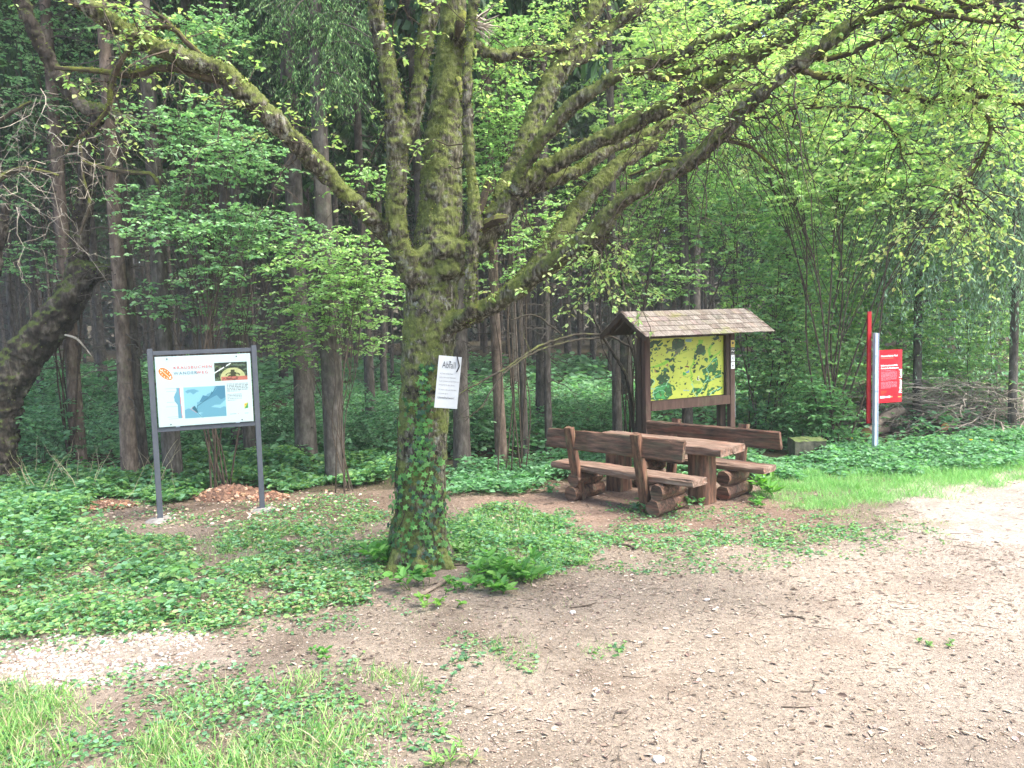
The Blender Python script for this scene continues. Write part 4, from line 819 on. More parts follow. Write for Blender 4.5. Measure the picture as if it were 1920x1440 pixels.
# ivy on the trunk
mb = MB(); stm = MB(); IV = [(.09, .24, .06), (.12, .3, .08), (.06, .16, .055), (.16, .36, .1), (.04, .1, .06)]
def trunk_at(z):
    k = np.argmin(np.abs(ts[:, 2] - z)); return ts[k, :2], ts[k, 3]
for (a0, z0_, z1_, cnt, wdt) in ((-104, .0, 1.7, 85, .24), (-72, .0, 1.3, 90, .2), (-132, .0, 1.0, 60, .2), (-50, .0, 1.1, 60, .16), (-160, .1, 1.5, 35, .14), (-84, 1.0, 2.0, 75, .13), (-20, .0, .8, 30, .2)):
    a = radians(a0); zz = np.linspace(z0_, z1_, 12); pth = []
    for q, z in enumerate(zz):
        c, r_ = trunk_at(max(z, .06)); aa = a + .18 * sin(q * 1.3 + a0) + rng.normal(0, .05); pth.append([c[0] + (r_ + .012) * cos(aa), c[1] + (r_ + .012) * sin(aa), z])
    stm.add(*tubes(np.array(pth), np.linspace(.007, .003, 12), 5)[:2])
    t_ = rng.random(cnt); z = z0_ + (z1_ - z0_) * t_ ; P = []; Nn = []
    for zi in z:
        c, r_ = trunk_at(max(zi, .06)); aa = a + rng.normal(0, wdt); o_ = np.array([cos(aa), sin(aa), 0]); P.append([c[0] + (r_ + .02 + .03 * rng.random()) * cos(aa), c[1] + (r_ + .02 + .03 * rng.random()) * sin(aa), zi]); Nn.append(o_ + rng.normal(0, .25, 3) + [0, 0, .35])
    P = np.array(P); Nn = norm(np.array(Nn)); dn = np.stack([rng.normal(0, .5, cnt), rng.normal(0, .5, cnt), -np.ones(cnt)], -1)
    put(mb, STAR, P, dn - (dn * Nn).sum(1)[:, None] * Nn, Nn, .035 + .035 * rng.random(cnt), pick(IV, cnt))
e = empty('ivy', (0, 0, 0), 0, 'green ivy climbing up the lower trunk of the oak', 'ivy')
stm.build('stem', m_twig, e); mb.build('foliage', m_leaf, e, smooth=False)

# the paper notice on the trunk
TL, TRp, BL, BR = PD(823, 669, 7.45), PD(866, 667, 7.5), PD(814, 768, 7.42), PD(857, 763, 7.5)
cen = (TL + TRp + BL + BR) / 4; wv = (TRp - TL + BR - BL) / 2; hv = (TL + TRp - BL - BR) / 2; W_, H_ = np.linalg.norm(wv), np.linalg.norm(hv)
zx = norm(hv); xx_ = norm(wv - (wv @ zx) * zx); yx = np.cross(zx, xx_)
e = empty('notice', (0, 0, 0), 0, 'white paper notice with the heading Abfall nailed to the oak trunk', 'notice')
mm = Matrix.Identity(4)
for i in range(3): mm[i][0] = xx_[i]; mm[i][1] = yx[i]; mm[i][2] = zx[i]; mm[i][3] = cen[i]
e.matrix_world = mm
sh_ = np.array([[.10, 0]]); 
V, Qd, T = box((0, 0, 0), (W_, .004, H_), .001); 
nt_ = MB().add(V, Qd, T).build('plate', m_white, e)
gi = ink((.06, .065, .07), 'grey_ink'); gi2 = ink((.2, .21, .22), 'pale_grey_ink')
lettering('Abfall', .088, -.07, H_ * .27, -.0045, nt_, gi, sx=.6, sp=1.06)
for k, s_ in enumerate(('wie Zettel, und das Papier', 'gehört nicht in den Wald hinein.', 'Es gibt Container und auch Mülltonnen', 'bereitgestellt für diese Zwecke.', 'Wir wollen sauber und schön leben', 'und wandern gerne.')):
    lettering(s_, .019, -.085, H_ * (.15 - .072 * k - (.02 if k > 3 else 0)), -.0045, nt_, gi2, sx=.62)
lettering('Umweltschwein!', .032, -.085, -H_ * .32, -.0045, nt_, gi, sx=.72)
s_ = spline(np.array([[.062, -.012, H_ * .5], [.075, -.014, H_ * .41], [.088, -.012, H_ * .33], [.08, -.012, H_ * .27], [.068, -.012, H_ * .21]]), 14)
MB().add(*tubes(s_, np.full(14, .006), 8)).build('rubber_strap', m_black, nt_)
MB().add(*xf(loft(.01, circ(.005, 8, 0), 2, 0), TR(-.0, -.006, H_ * .4, rz=pi / 2))).build('nail', m_black, nt_)

# ------------------------------------------------------------------ old broken oak at the left edge
LD = 12.9
old = empty('broken_old_oak', (0, 0, 0), 0, 'dark leaning old oak with a broken stub at the left edge', 'tree')
mb = MB()
OLD = [[(-30, 950, 150, LD), (-22, 880, 125, LD), (-18, 820, 112, LD), (-5, 755, 105, LD), (25, 700, 92, LD), (62, 650, 84, LD), (105, 597, 76, LD), (140, 545, 66, LD), (165, 512, 54, LD), (195, 510, 32, LD - .1), (218, 503, 18, LD - .2), (230, 492, 7, LD - .2)],
       [(180, 515, 20, LD - .1), (205, 500, 18, LD - .2), (222, 488, 6, LD - .2)], [(205, 512, 16, LD - .1), (220, 525, 10, LD - .2), (222, 534, 4, LD - .2)],
       [(140, 545, 50, LD), (146, 480, 44, LD), (150, 430, 40, LD), (158, 370, 34, LD - .2), (165, 300, 32, LD - .4), (176, 245, 30, LD - .6), (190, 212, 30, LD - .7)],
       [(-40, -120, 30, LD - 1.5), (28, -20, 30, LD - 1.3), (60, 52, 29, LD - 1.2), (95, 118, 29, LD - 1), (128, 172, 31, LD - .8), (162, 203, 32, LD - .7), (200, 210, 28, LD - .7), (250, 232, 20, LD - .8), (290, 242, 16, LD - .8), (328, 262, 12, LD - .8), (345, 274, 5, LD - .8)],
       [(0, 460, 24, LD), (-10, 500, 30, LD), (-30, 560, 40, LD), (-40, 650, 60, LD), (-25, 760, 80, LD)], [(0, 460, 24, LD), (10, 400, 22, LD), (8, 380, 10, LD)],
       [(250, 238, 20, LD - .8), (285, 236, 14, LD - .9), (292, 240, 5, LD - .9)], [(298, 248, 14, LD - .8), (303, 275, 12, LD - .8), (308, 305, 6, LD - .8)], [(305, 258, 12, LD - .8), (328, 280, 9, LD - .8), (342, 315, 8, LD - .8), (352, 350, 4, LD - .8)]]
OS = [limb_pts(p, jit=.006) for p in OLD]
for s in OS: s[:, 3] *= .92
for s in OS: mb.add(*tubes(s[:, :3], s[:, 3], 12, True, .08))
to_mesh_remesh(mb, .022, [(.25, .1), (.07, .06), (.03, .03)], m_oldoak, 'trunk', old, 3)
mb = MB()
for s, n in ((OS[0], 1600), (OS[3], 1500), (OS[4], 2500)): mossy(s, n, .1, .95, 1.0, .022)
mb.build('moss', m_moss, old, smooth=False)
tb = MB(); dead = MB()
for pts in ([(155, 305, 10, 12), (185, 312, 10, 12), (230, 322, 10, 12), (280, 326, 9, 12), (296, 345, 8, 12), (303, 362, 5, 12)], [(150, 270, 8, 12), (155, 330, 7, 12), (168, 380, 7, 12), (150, 440, 5, 12)], [(0, 335, 14, 12), (30, 318, 12, 12), (62, 318, 9, 12), (110, 330, 5, 12)], [(0, 225, 8, 12), (30, 205, 8, 12), (60, 190, 6, 12)]):
    s = limb_pts(pts, jit=.004); MB().add(*tubes(s[:, :3], s[:, 3], 7, True, .1)).build('branch', m_branch, old)
st = []
for _ in range(34): st.append(PD(rng.uniform(-60, 190), rng.uniform(110, 400), rng.uniform(11.2, 12.6)))
st = np.array(st); n = len(st)
P, R = twig_set(st, norm(rdir(n, -.3, 1.6)), .5 + .9 * rng.random(n), .5, 9, .0055, .07); dead.add(*tubes(P, R, 4, False)[:2])
for _ in range(4):
    kk = rng.integers(1, 8, n); P2, R2 = twig_set(P[np.arange(n), kk], norm(rdir(n, -.2, 1.6)), .2 + .5 * rng.random(n), .4, 7, .003, .1); dead.add(*tubes(P2, R2, 3, False)[:2])
dead.build('dead_twigs', m_pale, old)
mb = MB(); s_ = limb_pts([(122, 628, 4, 12.6), (142, 634, 5, 12.5), (158, 650, 3.5, 12.5), (172, 668, 1.5, 12.5)]); mb.add(*tubes(s_[:, :3], s_[:, 3], 6)); mb.build('torn_splinter', m_pale, old)

# ------------------------------------------------------------------ spruce forest
def spruce(name, label, group, Ht, r0, crown0, seed, dense=1.0, lowdead=1.2, col=(1, 1, 1), cat='tree'):
    e = empty(name, (0, 0, 0), 0, label, cat, group)
    z = np.linspace(-.15, Ht, 16); P = np.stack([np.cumsum(rng.normal(0, .012, 16)), np.cumsum(rng.normal(0, .012, 16)), z], -1)
    R = r0 * (1 - z / Ht * .85); R[0] *= 1.2
    V, Qd, T = tubes(P, R, 12, True, .03); mb = MB().add(V, Qd, T, np.array(col))
    # knots and short snags
    nk = 60; zz = rng.uniform(.4, crown0 + 2, nk); a = rng.random(nk) * 2 * pi; o = np.stack([np.cos(a), np.sin(a), 0 * a], -1); st = np.stack([np.interp(zz, z, P[:, 0]), np.interp(zz, z, P[:, 1]), zz], -1) + o * (np.interp(zz, z, R) * .8)[:, None]
    S2, R2 = twig_set(st, norm(o + [0, 0, -.1]), .05 + .14 * rng.random(nk) ** 2, .1, 3, .014, .02); V, Qd, T = tubes(S2, R2, 4, True); mb.add(V, Qd, T, np.array(col) * .45)
    mb.build('trunk', m_spruce, e)
    nd = int(90 * dense); zz = rng.uniform(lowdead, crown0 + 2, nd); a = rng.random(nd) * 2 * pi; o = np.stack([np.cos(a), np.sin(a), .12 + 0 * a], -1); st = np.stack([0 * zz, 0 * zz, zz], -1)
    L = .35 + 1.3 * rng.random(nd) * (zz / crown0) ** .4; P1, R1 = twig_set(st, norm(o), L, .28, 7, .012, .035); mb = MB().add(*tubes(P1, R1, 4, False)[:2])
    for _ in range(4):
        kk = rng.integers(2, 7, nd); P2, R2 = twig_set(P1[np.arange(nd), kk], norm(rdir(nd, -.3, .8) + o * .6), .12 + .4 * rng.random(nd), .4, 4, .0045, .06); mb.add(*tubes(P2, R2, 3, False)[:2])
    mb.build('dead_branches', m_dead, e)
    nb = 70; t = np.linspace(0, 1, nb); zz = crown0 + (Ht - crown0 - .3) * t; a = np.arange(nb) * 2.4 + rng.normal(0, .3, nb); o = np.stack([np.cos(a), np.sin(a), .15 - .3 * (1 - t)], -1)
    L = (2.9 * (1 - t) ** .8 + .3) * (.75 + .5 * rng.random(nb)); st = np.stack([0 * zz, 0 * zz, zz], -1); P1, R1 = twig_set(st, norm(o), L, .15, 8, .02, .03)
    mb = MB(); mb.add(*tubes(P1, R1, 3, False)[:2], None, (.08, .06, .04)) if False else None
    per = 84; NC = [(.03, .075, .03), (.04, .095, .035), (.022, .055, .028), (.06, .13, .04)]
    k = rng.integers(1, 8, (nb, per)); i = np.arange(nb)[:, None]; pos = (P1[i, np.minimum(k, 7)] + rng.normal(0, .1, (nb, per, 3))).reshape(-1, 3); N = len(pos)
    ax = norm(np.repeat(norm(o)[:, None], per, 1).reshape(-1, 3) * .5 + rdir(N, -.7, .6)); put(mb, NARROW, pos, ax, rdir(N, .6, 1), .2 + .3 * rng.random(N), pick(NC, N), 2.0)
    mb.build('crown', m_needle, e, smooth=False)
    return e
FG = 'slender spruces standing deep in the dark forest'
FL = 'slender brown spruce trunk among many alike deep in the dark forest'
protos = [spruce('spruce_tree', FL, FG, 21, .15, 8.5, 1), spruce('spruce_tree', FL, FG, 23, .19, 9.5, 2), spruce('spruce_tree', FL, FG, 19, .12, 7.5, 3), spruce('spruce_tree', FL, FG, 24, .22, 10.5, 4)]
light = spruce('spruce_tree', 'x', 'x', 22, .15, 9, 9, col=(1.5, 1.3, 1.18))
# the trees one can pick out: base px, base py, trunk width px, lean (top drift), colour, label
named = [((244, 905), 33, 0, 'pinkish brown spruce trunk, left one of the close pair left of the white map board'),
         ((266, 893), 29, 1, 'brown spruce trunk, right one of the close pair left of the white map board'),
         ((327, 900), 38, 3, 'dark reddish spruce trunk standing behind the left post of the white map board'),
         ((575, 874), 44, 3, 'thickest dark spruce trunk, between the white map board and the oak'),
         ((868, 878), 34, 1, 'spruce trunk just right of the oak behind the paper notice'),
         ((940, 862), 24, 0, 'straight pale brown spruce trunk between the oak and the benches'),
         ((985, 856), 15, 2, 'thin spruce trunk right of the straight pale brown one'),
         ((1030, 852), 16, 2, 'thin spruce trunk above the left end of the near bench'),
         ((470, 866), 24, 1, 'spruce trunk just left of the right post of the white map board'),
         ((148, 880), 30, 0, 'grey spruce trunk beside the broken old oak'),
         ((1158, 848), 20, 1, 'spruce trunk left of the kiosk post under the eave'),
         ((1290, 835), 22, 0, 'spruce trunk seen through the gap below the kiosk map')]
cnt = 0; used = set(); occ = []
for (bp, wpx, pi_, lab) in named:
    g = G(*bp); pr = protos[pi_]; r0 = wpx / 2 / FPX * g[1]; sc = r0 / (.15, .19, .12, .22)[pi_] * .88
    occ.append(g[:2])
    
    if any(w_ in lab for w_ in ('pinkish', 'pale brown spruce trunk between', 'grey spruce')): pr = light; sc = r0 / .15 * .88
    d = dup(pr, (g[0], g[1], 0), rng.random() * 6, 1.0, lab, 'spruces at the forest edge'); d.scale = (sc, sc, 1.0)
    d.rotation_euler = (0, radians(rng.uniform(-.3, .6)), rng.random() * 6) if False else (radians(rng.normal(0, .4)), radians(rng.normal(.4, .4)), rng.random() * 6)
for ch in list(light.children): bpy.data.objects.remove(ch)
bpy.data.objects.remove(light)
cand = []
k = 0
while len(cand) < 285 and k < 20000:
    k += 1; y = 14.5 + 62 * rng.random() ** .8; x = rng.uniform(-.78, .78) * y + rng.normal(0, 1)
    if x > .16 * y and y < 27: continue
    p_ = np.array([x, y])
    if all(np.hypot(*(p_ - q)) > 1.5 + y * .012 for q in cand) and all(np.hypot(*(p_ - q)) > 1.2 for q in occ): cand.append(p_)
first = set()
for p_ in cand:
    i = int(rng.integers(0, 4)); loc = (p_[0], p_[1], gz(p_[0], p_[1])); sc = rng.uniform(.5, .92)
    if i not in first: first.add(i); d = protos[i]; d.location = loc; d.rotation_euler = (0, 0, rng.random() * 6)
    else: d = dup(protos[i], loc, rng.random() * 6)
    d.scale = (sc, sc, rng.uniform(.9, 1.1)); d.rotation_euler = (radians(rng.normal(0, .8)), radians(rng.normal(0, .8)), d.rotation_euler[2])
# far-off wood closing the view
mb = MB(); N = 60000; x = rng.uniform(-85, 85, N); y = rng.uniform(80, 92, N); z = 26 * rng.random(N) ** .9
put(mb, NARROW, np.stack([x, y, z], -1), rdir(N, -.6, .8), rdir(N, .3, 1), .8 + .9 * rng.random(N), pick([(.03, .06, .03), (.045, .085, .04), (.05, .05, .035)], N), 2.0)
nT = 260; x = rng.uniform(-80, 80, nT); y = rng.uniform(76, 90, nT); P = np.stack([np.stack([x, y, 0 * x], -1), np.stack([x, y, 0 * x + 20], -1)], 1)
v, q, _ = tubes(P, np.tile([.17, .1], (nT, 1)), 6, False); mb.add(v, q, None, (.1, .08, .065))
tag(mb.build('distant_forest', m_needle, smooth=False), 'far-off dark spruce wood closing the view behind the trunks', 'forest', kind='stuff')

# ------------------------------------------------------------------ young broadleaf trees and shrubs
MAPLE = [(.24, .42, .22), (.3, .5, .27), (.17, .32, .17), (.37, .56, .32)]
BEECH = [(.3, .48, .2), (.38, .56, .25), (.22, .38, .16), (.46, .62, .3)]
YELL = [(.5, .64, .3), (.42, .6, .27), (.6, .7, .36), (.34, .52, .22)]
DEEP = [(.22, .4, .19), (.27, .47, .23), (.16, .31, .15), (.33, .54, .28)]
def shrub(name, label, group, base_px, D, blobs, cols, size=.06, stems=3, cat='shrub', tmpl=OVAL, flatn=.65, per=14, stem_r=.02, twigL=(.25, .6), layer=.2, droop=.12, width=1.1):
    """blobs (px, py, dD, rx_px, ry_px, twigs)"""
    b = PD(base_px, 700, D); b[2] = 0; e = empty(name, (b[0], b[1], gz(b[0], b[1]) - .02), 0, label, cat, group); org = np.array([b[0], b[1], 0])
    sm_ = MB(); lf = MB(); k0 = D / FPX
    for bi, (px, py, dD, rx, ry, nt_) in enumerate(blobs):
        nt_ = int(nt_ * 1.6)
        c = PD(px, py, D + dD) - org
        u = norm(rng.normal(0, 1, (nt_, 3))) * (rng.random((nt_, 1)) ** .4); st = c + u * np.array([rx * k0, max(rx, ry) * k0 * .7, ry * k0])
        if layer: st[:, 2] = st[:, 2] * .45 + .55 * (np.round(st[:, 2] / layer + .35 * np.sin(st[:, 0] * 3)) * layer)
        st[:, 2] = np.maximum(st[:, 2], .08)
        d = norm(rdir(nt_, .05, .35) + u * .5 * np.array([1, 1, .2])); P, R = twig_set(st, d, twigL[0] + (twigL[1] - twigL[0]) * rng.random(nt_), droop, 5, .003, .05)
        sm_.add(*tubes(P, R, 3, False)[:2]); leaves_on(lf, P, per, size, cols, tmpl, .1, flatn, -.1, width)
        s0 = np.array([rng.normal(0, .12), rng.normal(0, .12), -.05]); mid_ = (s0 + c) / 2 + np.array([rng.normal(0, .15), rng.normal(0, .15), .15 * c[2]])
        s_ = spline(np.vstack([s0, s0 + (mid_ - s0) * .5 + rng.normal(0, .12, 3), mid_, c + [0, 0, ry * k0 * .3]]), 14); sm_.add(*tubes(s_, stem_r * .5 * np.linspace(1, .3, 14), 6)[:2])
        nb = max(5, nt_ // 16); tgt = st[rng.integers(0, nt_, nb)]; kk = rng.integers(6, 13, nb); a0 = s_[kk]; mm_ = (a0 + tgt) / 2 + rng.normal(0, .06, (nb, 3)) + [0, 0, .08]
        PB = np.stack([a0, .55 * a0 + .25 * mm_ + .2 * tgt, mm_ * .6 + .2 * a0 + .2 * tgt, .6 * tgt + .4 * mm_, tgt], 1); sm_.add(*tubes(PB, np.tile(stem_r * .5 * np.array([.4, .33, .26, .2, .14]), (nb, 1)), 4, False)[:2])
    sm_.build('stems', m_twig, e); lf.build('foliage', m_leaf, e, smooth=False); return e
MG_ = 'young broadleaf trees at the forest edge'
shrub('field_maple', 'young maple spreading mint green leaves over the upper left of the spruces', MG_, 120, 13.7, [(60, 120, 0, 110, 110, 90), (60, 330, .5, 110, 90, 60), (180, 60, .6, 120, 70, 80), (150, 200, 1, 100, 60, 50), (30, 480, 0, 80, 60, 40), (20, 20, 1, 80, 60, 50)], MAPLE, .062, stem_r=.035, cat='young tree')
shrub('field_maple', 'young maple with layered leaves between the map board and the long left oak limb', MG_, 400, 11.6, [(330, 60, .5, 120, 60, 90), (420, 80, 1, 90, 50, 60), (350, 230, .3, 120, 55, 110), (430, 300, 0, 110, 55, 110), (380, 420, 0, 150, 45, 120), (300, 370, .5, 90, 40, 60), (500, 430, .3, 110, 40, 80), (420, 500, 0, 90, 35, 50), (330, 560, .5, 110, 45, 50), (440, 590, .6, 80, 45, 40)], MAPLE, .06, stem_r=.03, cat='young tree')
shrub('beech_sapling', 'beech sapling with bright leaves just left of the oak trunk', MG_, 640, 11.5, [(620, 480, 0, 110, 60, 110), (680, 540, 0, 70, 50, 80), (600, 560, .5, 90, 45, 60), (650, 620, .5, 80, 40, 50), (560, 640, 1, 80, 50, 40), (690, 330, .5, 45, 40, 24)], BEECH, .058, stem_r=.02, cat='young tree')
shrub('hazel_shrub', 'leafy hazel seen between the oak trunk and its right limbs', MG_, 960, 12.5, [(940, 170, 0, 60, 100, 110), (950, 260, 0, 70, 80, 110), (930, 60, 0, 60, 60, 50), (1000, 60, .5, 60, 60, 50), (1020, 420, .5, 80, 60, 60), (920, 340, 0, 40, 50, 40), (960, 480, 0, 50, 50, 30)], BEECH, .062, stem_r=.025)
shrub('hazel_shrub', 'tall hazel with bright green leaves left above the kiosk roof', MG_, 1190, 14.5, [(1130, 320, .5, 90, 80, 110), (1180, 430, 0, 100, 70, 120), (1250, 340, 0, 100, 80, 120), (1130, 520, 0, 90, 45, 60), (1230, 520, -.5, 90, 50, 80), (1250, 200, 1, 100, 70, 90), (1180, 130, 1, 90, 60, 80)], BEECH, .065, stem_r=.03)
shrub('hazel_shrub', 'broad hazel filling the space behind and right of the kiosk roof', MG_, 1420, 14.5, [(1380, 420, 0, 120, 80, 140), (1460, 520, 0, 110, 70, 150), (1420, 630, .5, 80, 70, 120), (1500, 640, 0, 90, 80, 150), (1440, 730, .6, 70, 60, 90), (1360, 300, 1, 110, 80, 110), (1540, 430, .5, 100, 70, 110), (1450, 720, .3, 60, 60, 70), (1420, 800, .5, 50, 40, 40)], DEEP + BEECH, .066, stem_r=.03, flatn=1.1)
shrub('beech_tree', 'beech with yellow green crown hanging over the top right', MG_, 1560, 13.6, [(1300, 60, 0, 130, 70, 110), (1450, 150, 0, 130, 80, 110), (1420, 250, .5, 120, 70, 110), (1580, 260, 0, 130, 80, 110), (1620, 80, 0, 130, 60, 100), (1560, 350, 0, 120, 60, 110), (1690, 330, 0, 110, 70, 110), (1760, 200, 0, 110, 70, 70), (1850, 90, 0, 90, 70, 70), (1880, 260, -.5, 70, 80, 70)], YELL, .085, stem_r=.04, cat='tree')
shrub('birch_tree', 'tall pale green tree filling the background between kiosk and red sign', MG_, 1500, 17.5, [(1180, 250, 0, 110, 110, 90), (1300, 400, 0, 130, 100, 150), (1420, 330, 0, 130, 90, 150), (1540, 420, 0, 130, 100, 160), (1560, 560, 0, 120, 80, 140), (1440, 560, 0, 110, 80, 110), (1400, 100, 0, 160, 90, 120), (1240, 80, 0, 120, 80, 90), (1560, 690, -1, 110, 70, 130), (1480, 740, -1, 80, 60, 80)], BEECH + YELL, .085, stem_r=.025, cat='tree', flatn=1.2)
shrub('birch_tree', 'tall pale green tree at the right edge above the brushwood', MG_, 1820, 17.8, [(1700, 430, 0, 120, 90, 130), (1800, 340, 0, 110, 100, 110), (1860, 480, 0, 110, 80, 130), (1720, 570, 0, 110, 80, 130), (1820, 620, 0, 120, 70, 130), (1600, 140, 0, 150, 90, 110), (1780, 120, 0, 140, 90, 110), (1920, 200, 0, 100, 120, 100)], YELL + MAPLE, .085, stem_r=.025, cat='tree', flatn=1.2)
shrub('hazel_shrub', 'bushy shrub behind the red information sign', MG_, 1640, 15.6, [(1570, 560, 0, 90, 70, 120), (1650, 500, 0, 100, 60, 120), (1690, 600, 0, 100, 60, 110), (1590, 660, 0, 70, 60, 90), (1740, 650, .5, 90, 60, 90), (1620, 740, .3, 80, 40, 60)], MAPLE + BEECH, .07, flatn=1.1)
shrub('hazel_shrub', 'bright shrub hanging over the brushwood at the right edge', MG_, 1860, 15.5, [(1800, 520, 0, 100, 60, 100), (1880, 600, 0, 90, 70, 120), (1870, 690, 0, 80, 60, 90), (1900, 460, 0, 60, 60, 70), (1760, 690, .5, 90, 40, 70), (1980, 600, 0, 60, 120, 60)], MAPLE + BEECH, .07, flatn=1.1)
shrub('elder_shrub', 'pale compound-leaved elder bush right of the kiosk', MG_, 1535, 13.6, [(1530, 745, 0, 50, 40, 80), (1560, 790, 0, 40, 30, 60), (1500, 780, .3, 40, 40, 50)], [(.13, .3, .12), (.18, .36, .16), (.1, .24, .1)], .09, tmpl=NARROW, width=1.8)
UG = 'low green bushes on the forest floor'
ulab = ['low bush at the foot of the broken old oak', 'low bush beside the grey spruce trunk left of the map board', 'low bush behind the left half of the map board', 'low bush in the gap under the map board', 'low bush right of the map board', 'low bush beside the thickest dark spruce', 'low bush just left of the oak trunk', 'low bush right of the oak trunk under the notice', 'low bush left of the straight pale spruce trunk', 'low bush behind the left end of the near bench', 'low bush left of the kiosk posts', 'low bush behind the kiosk legs', 'low bush between the kiosk and the mossy block']
for i, (px, py, D, rx, ry) in enumerate([(90, 800, 13.4, 80, 60), (150, 720, 15, 90, 60), (340, 830, 14.5, 70, 50), (410, 830, 15.5, 70, 60), (530, 800, 15, 60, 60), (630, 830, 14.5, 60, 40), (700, 800, 14, 50, 60), (870, 780, 14, 50, 50), (900, 810, 14.5, 60, 45), (1060, 800, 15, 70, 40), (1150, 790, 16, 60, 40), (1290, 820, 15.5, 80, 30), (1450, 800, 14.4, 60, 50)]):
    shrub('low_bush', ulab[i] if i < len(ulab) else ulab[-1], UG, px, D, [(px - rx * .4, py - 8, 0, rx * .9, ry * 1.15, 75), (px + rx * .4, py, .5, rx * .9, ry, 60)], [(.14, .3, .16), (.18, .36, .2), (.1, .22, .12), (.22, .42, .22)], .07, stem_r=.012, per=13, flatn=.9)
# thin bare multi-stem shrub left of the kiosk and its long mossy branches to the left
e = empty('bare_thicket', (*PD(1190, 700, 13.6)[:2], 0), 0, 'dark bare multi-stemmed shrub left of the kiosk with long low branches', 'shrub'); org = np.array([*PD(1190, 700, 13.6)[:2], 0]); mb = MB()
for pts in ([(1200, 830, 13, 13.4), (1195, 700, 12, 13.4), (1180, 640, 10, 13.4), (1150, 580, 9, 13.4), (1120, 500, 8, 13.2)], [(1190, 830, 12, 13.5), (1178, 720, 12, 13.4), (1160, 680, 10, 13.4), (1135, 640, 9, 13.2), (1110, 590, 7, 13)], [(1205, 830, 12, 13.6), (1205, 650, 11, 13.6), (1215, 520, 9, 13.6), (1240, 430, 7, 13.6)],
            [(1195, 820, 9, 13.3), (1190, 640, 9, 13.3), (1165, 520, 8, 13.3), (1160, 430, 6, 13.3)], [(1180, 650, 8, 13.3), (1140, 630, 9, 13), (1080, 628, 9, 12.6), (1010, 650, 9, 12.2), (950, 690, 8, 11.8), (890, 722, 7, 11.5), (860, 740, 4, 11.4)],
            [(1140, 632, 7, 13), (1070, 640, 7, 12.5), (1000, 662, 7, 12), (940, 705, 6, 11.6), (905, 760, 5, 11.4), (870, 790, 3, 11.3)], [(1050, 625, 6, 12.4), (1000, 590, 6, 12.2), (960, 600, 5, 12)], [(1280, 830, 9, 13.9), (1290, 700, 8, 13.9), (1320, 600, 7, 13.9), (1370, 480, 5, 13.9)]):
    s = limb_pts(pts, jit=.006); s[:, :3] -= org; s[:, 3] *= .62; mb.add(*tubes(s[:, :3], s[:, 3], 6, True, .1))
    n = 16; c0, r_, tan = limb_sample(s, n, .2, 1); P, R = twig_set(c0, norm(rdir(n, .1, 1.4)), .2 + .5 * rng.random(n), .2, 6, .004, .08); mb.add(*tubes(P, R, 3, False)[:2])
mb.build('stems', m_oldbr, e)

# spruces with living low boughs (hanging green twigs)
def hanging(name, label, base_px, D, boughs, cols, strandL, nstr, cat='tree', sdir=(-1.2, .6), leafs=.075, per=22, rtr=.13, Ht=16):
    b = PD(base_px, 700, D); b[2] = 0; org = b; e = empty(name, (b[0], b[1], 0), 0, label, cat, 'green-boughed spruces'); 
    z = np.linspace(-.1, Ht, 12); P = np.stack([0 * z, 0 * z, z], -1); V, Qd, T = tubes(P, rtr * (1 - z / Ht * .8), 10, True, .03); MB().add(V, Qd, T, (1, 1, 1)).build('trunk', m_spruce, e)
    tw_ = MB(); lf = MB()
    for (px, py, dD) in boughs:
        tip = PD(px, py, D + dD) - org; st = np.array([0, 0, tip[2] + .25 + .3 * rng.random()]); mid_ = (st + tip) / 2 + [0, 0, .12]
        s = spline(np.vstack([st, mid_, tip]), 10); tw_.add(*tubes(s, .016 * np.linspace(1, .3, 10), 4, False)[:2])
        kk = rng.integers(2, 10, nstr); c0 = s[kk] + rng.normal(0, .22, (nstr, 3)) * [1, 1, .25]; P, R = twig_set(c0, norm(rdir(nstr, *sdir)), strandL[0] + (strandL[1] - strandL[0]) * rng.random(nstr), .6, 8, .0025, .02)
        tw_.add(*tubes(P, R, 3, False)[:2]); leaves_on(lf, P, per, leafs, cols, NARROW, 0, 1.0, -1.2, 1.1)
    tw_.build('branches', m_dead, e); lf.build('foliage', m_needle, e, smooth=False); return e
SPG = [(.05, .12, .04), (.07, .16, .05), (.09, .22, .06), (.04, .09, .04)]
hanging('spruce_tree', 'spruce with fresh green boughs behind the left of the oak trunk', 620, 12.5, [(rng.uniform(500, 740), rng.uniform(-20, 240), rng.uniform(-1, 1)) for _ in range(34)], SPG + [(.2, .38, .12), (.26, .42, .16)], (.15, .45), 30, leafs=.055, rtr=.16, sdir=(-.3, .5))
hanging('spruce_tree', 'second green-boughed spruce rising farther left over the dark trunks', 440, 15, [(rng.uniform(380, 620), rng.uniform(-60, 330), rng.uniform(-1, 1)) for _ in range(26)], SPG + [(.16, .32, .1)], (.2, .5), 26, leafs=.06, sdir=(-.3, .5))
CW = [(.2, .34, .22), (.25, .4, .26), (.15, .27, .17), (.3, .46, .3)]
hanging('weeping_spruce', 'weeping conifer with grey green curtains behind the red sign', 1720, 15.4, [(rng.uniform(1560, 1800), rng.uniform(60, 480), rng.uniform(-1.5, 1)) for _ in range(46)], CW, (.7, 1.8), 26, leafs=.075, per=26, rtr=.08)
hanging('weeping_spruce', 'weeping conifer with long curtains at the right edge', 1900, 14.8, [(rng.uniform(1780, 2000), rng.uniform(60, 500), rng.uniform(-1.5, 1)) for _ in range(46)], CW, (.7, 1.8), 26, leafs=.075, per=26, rtr=.08)
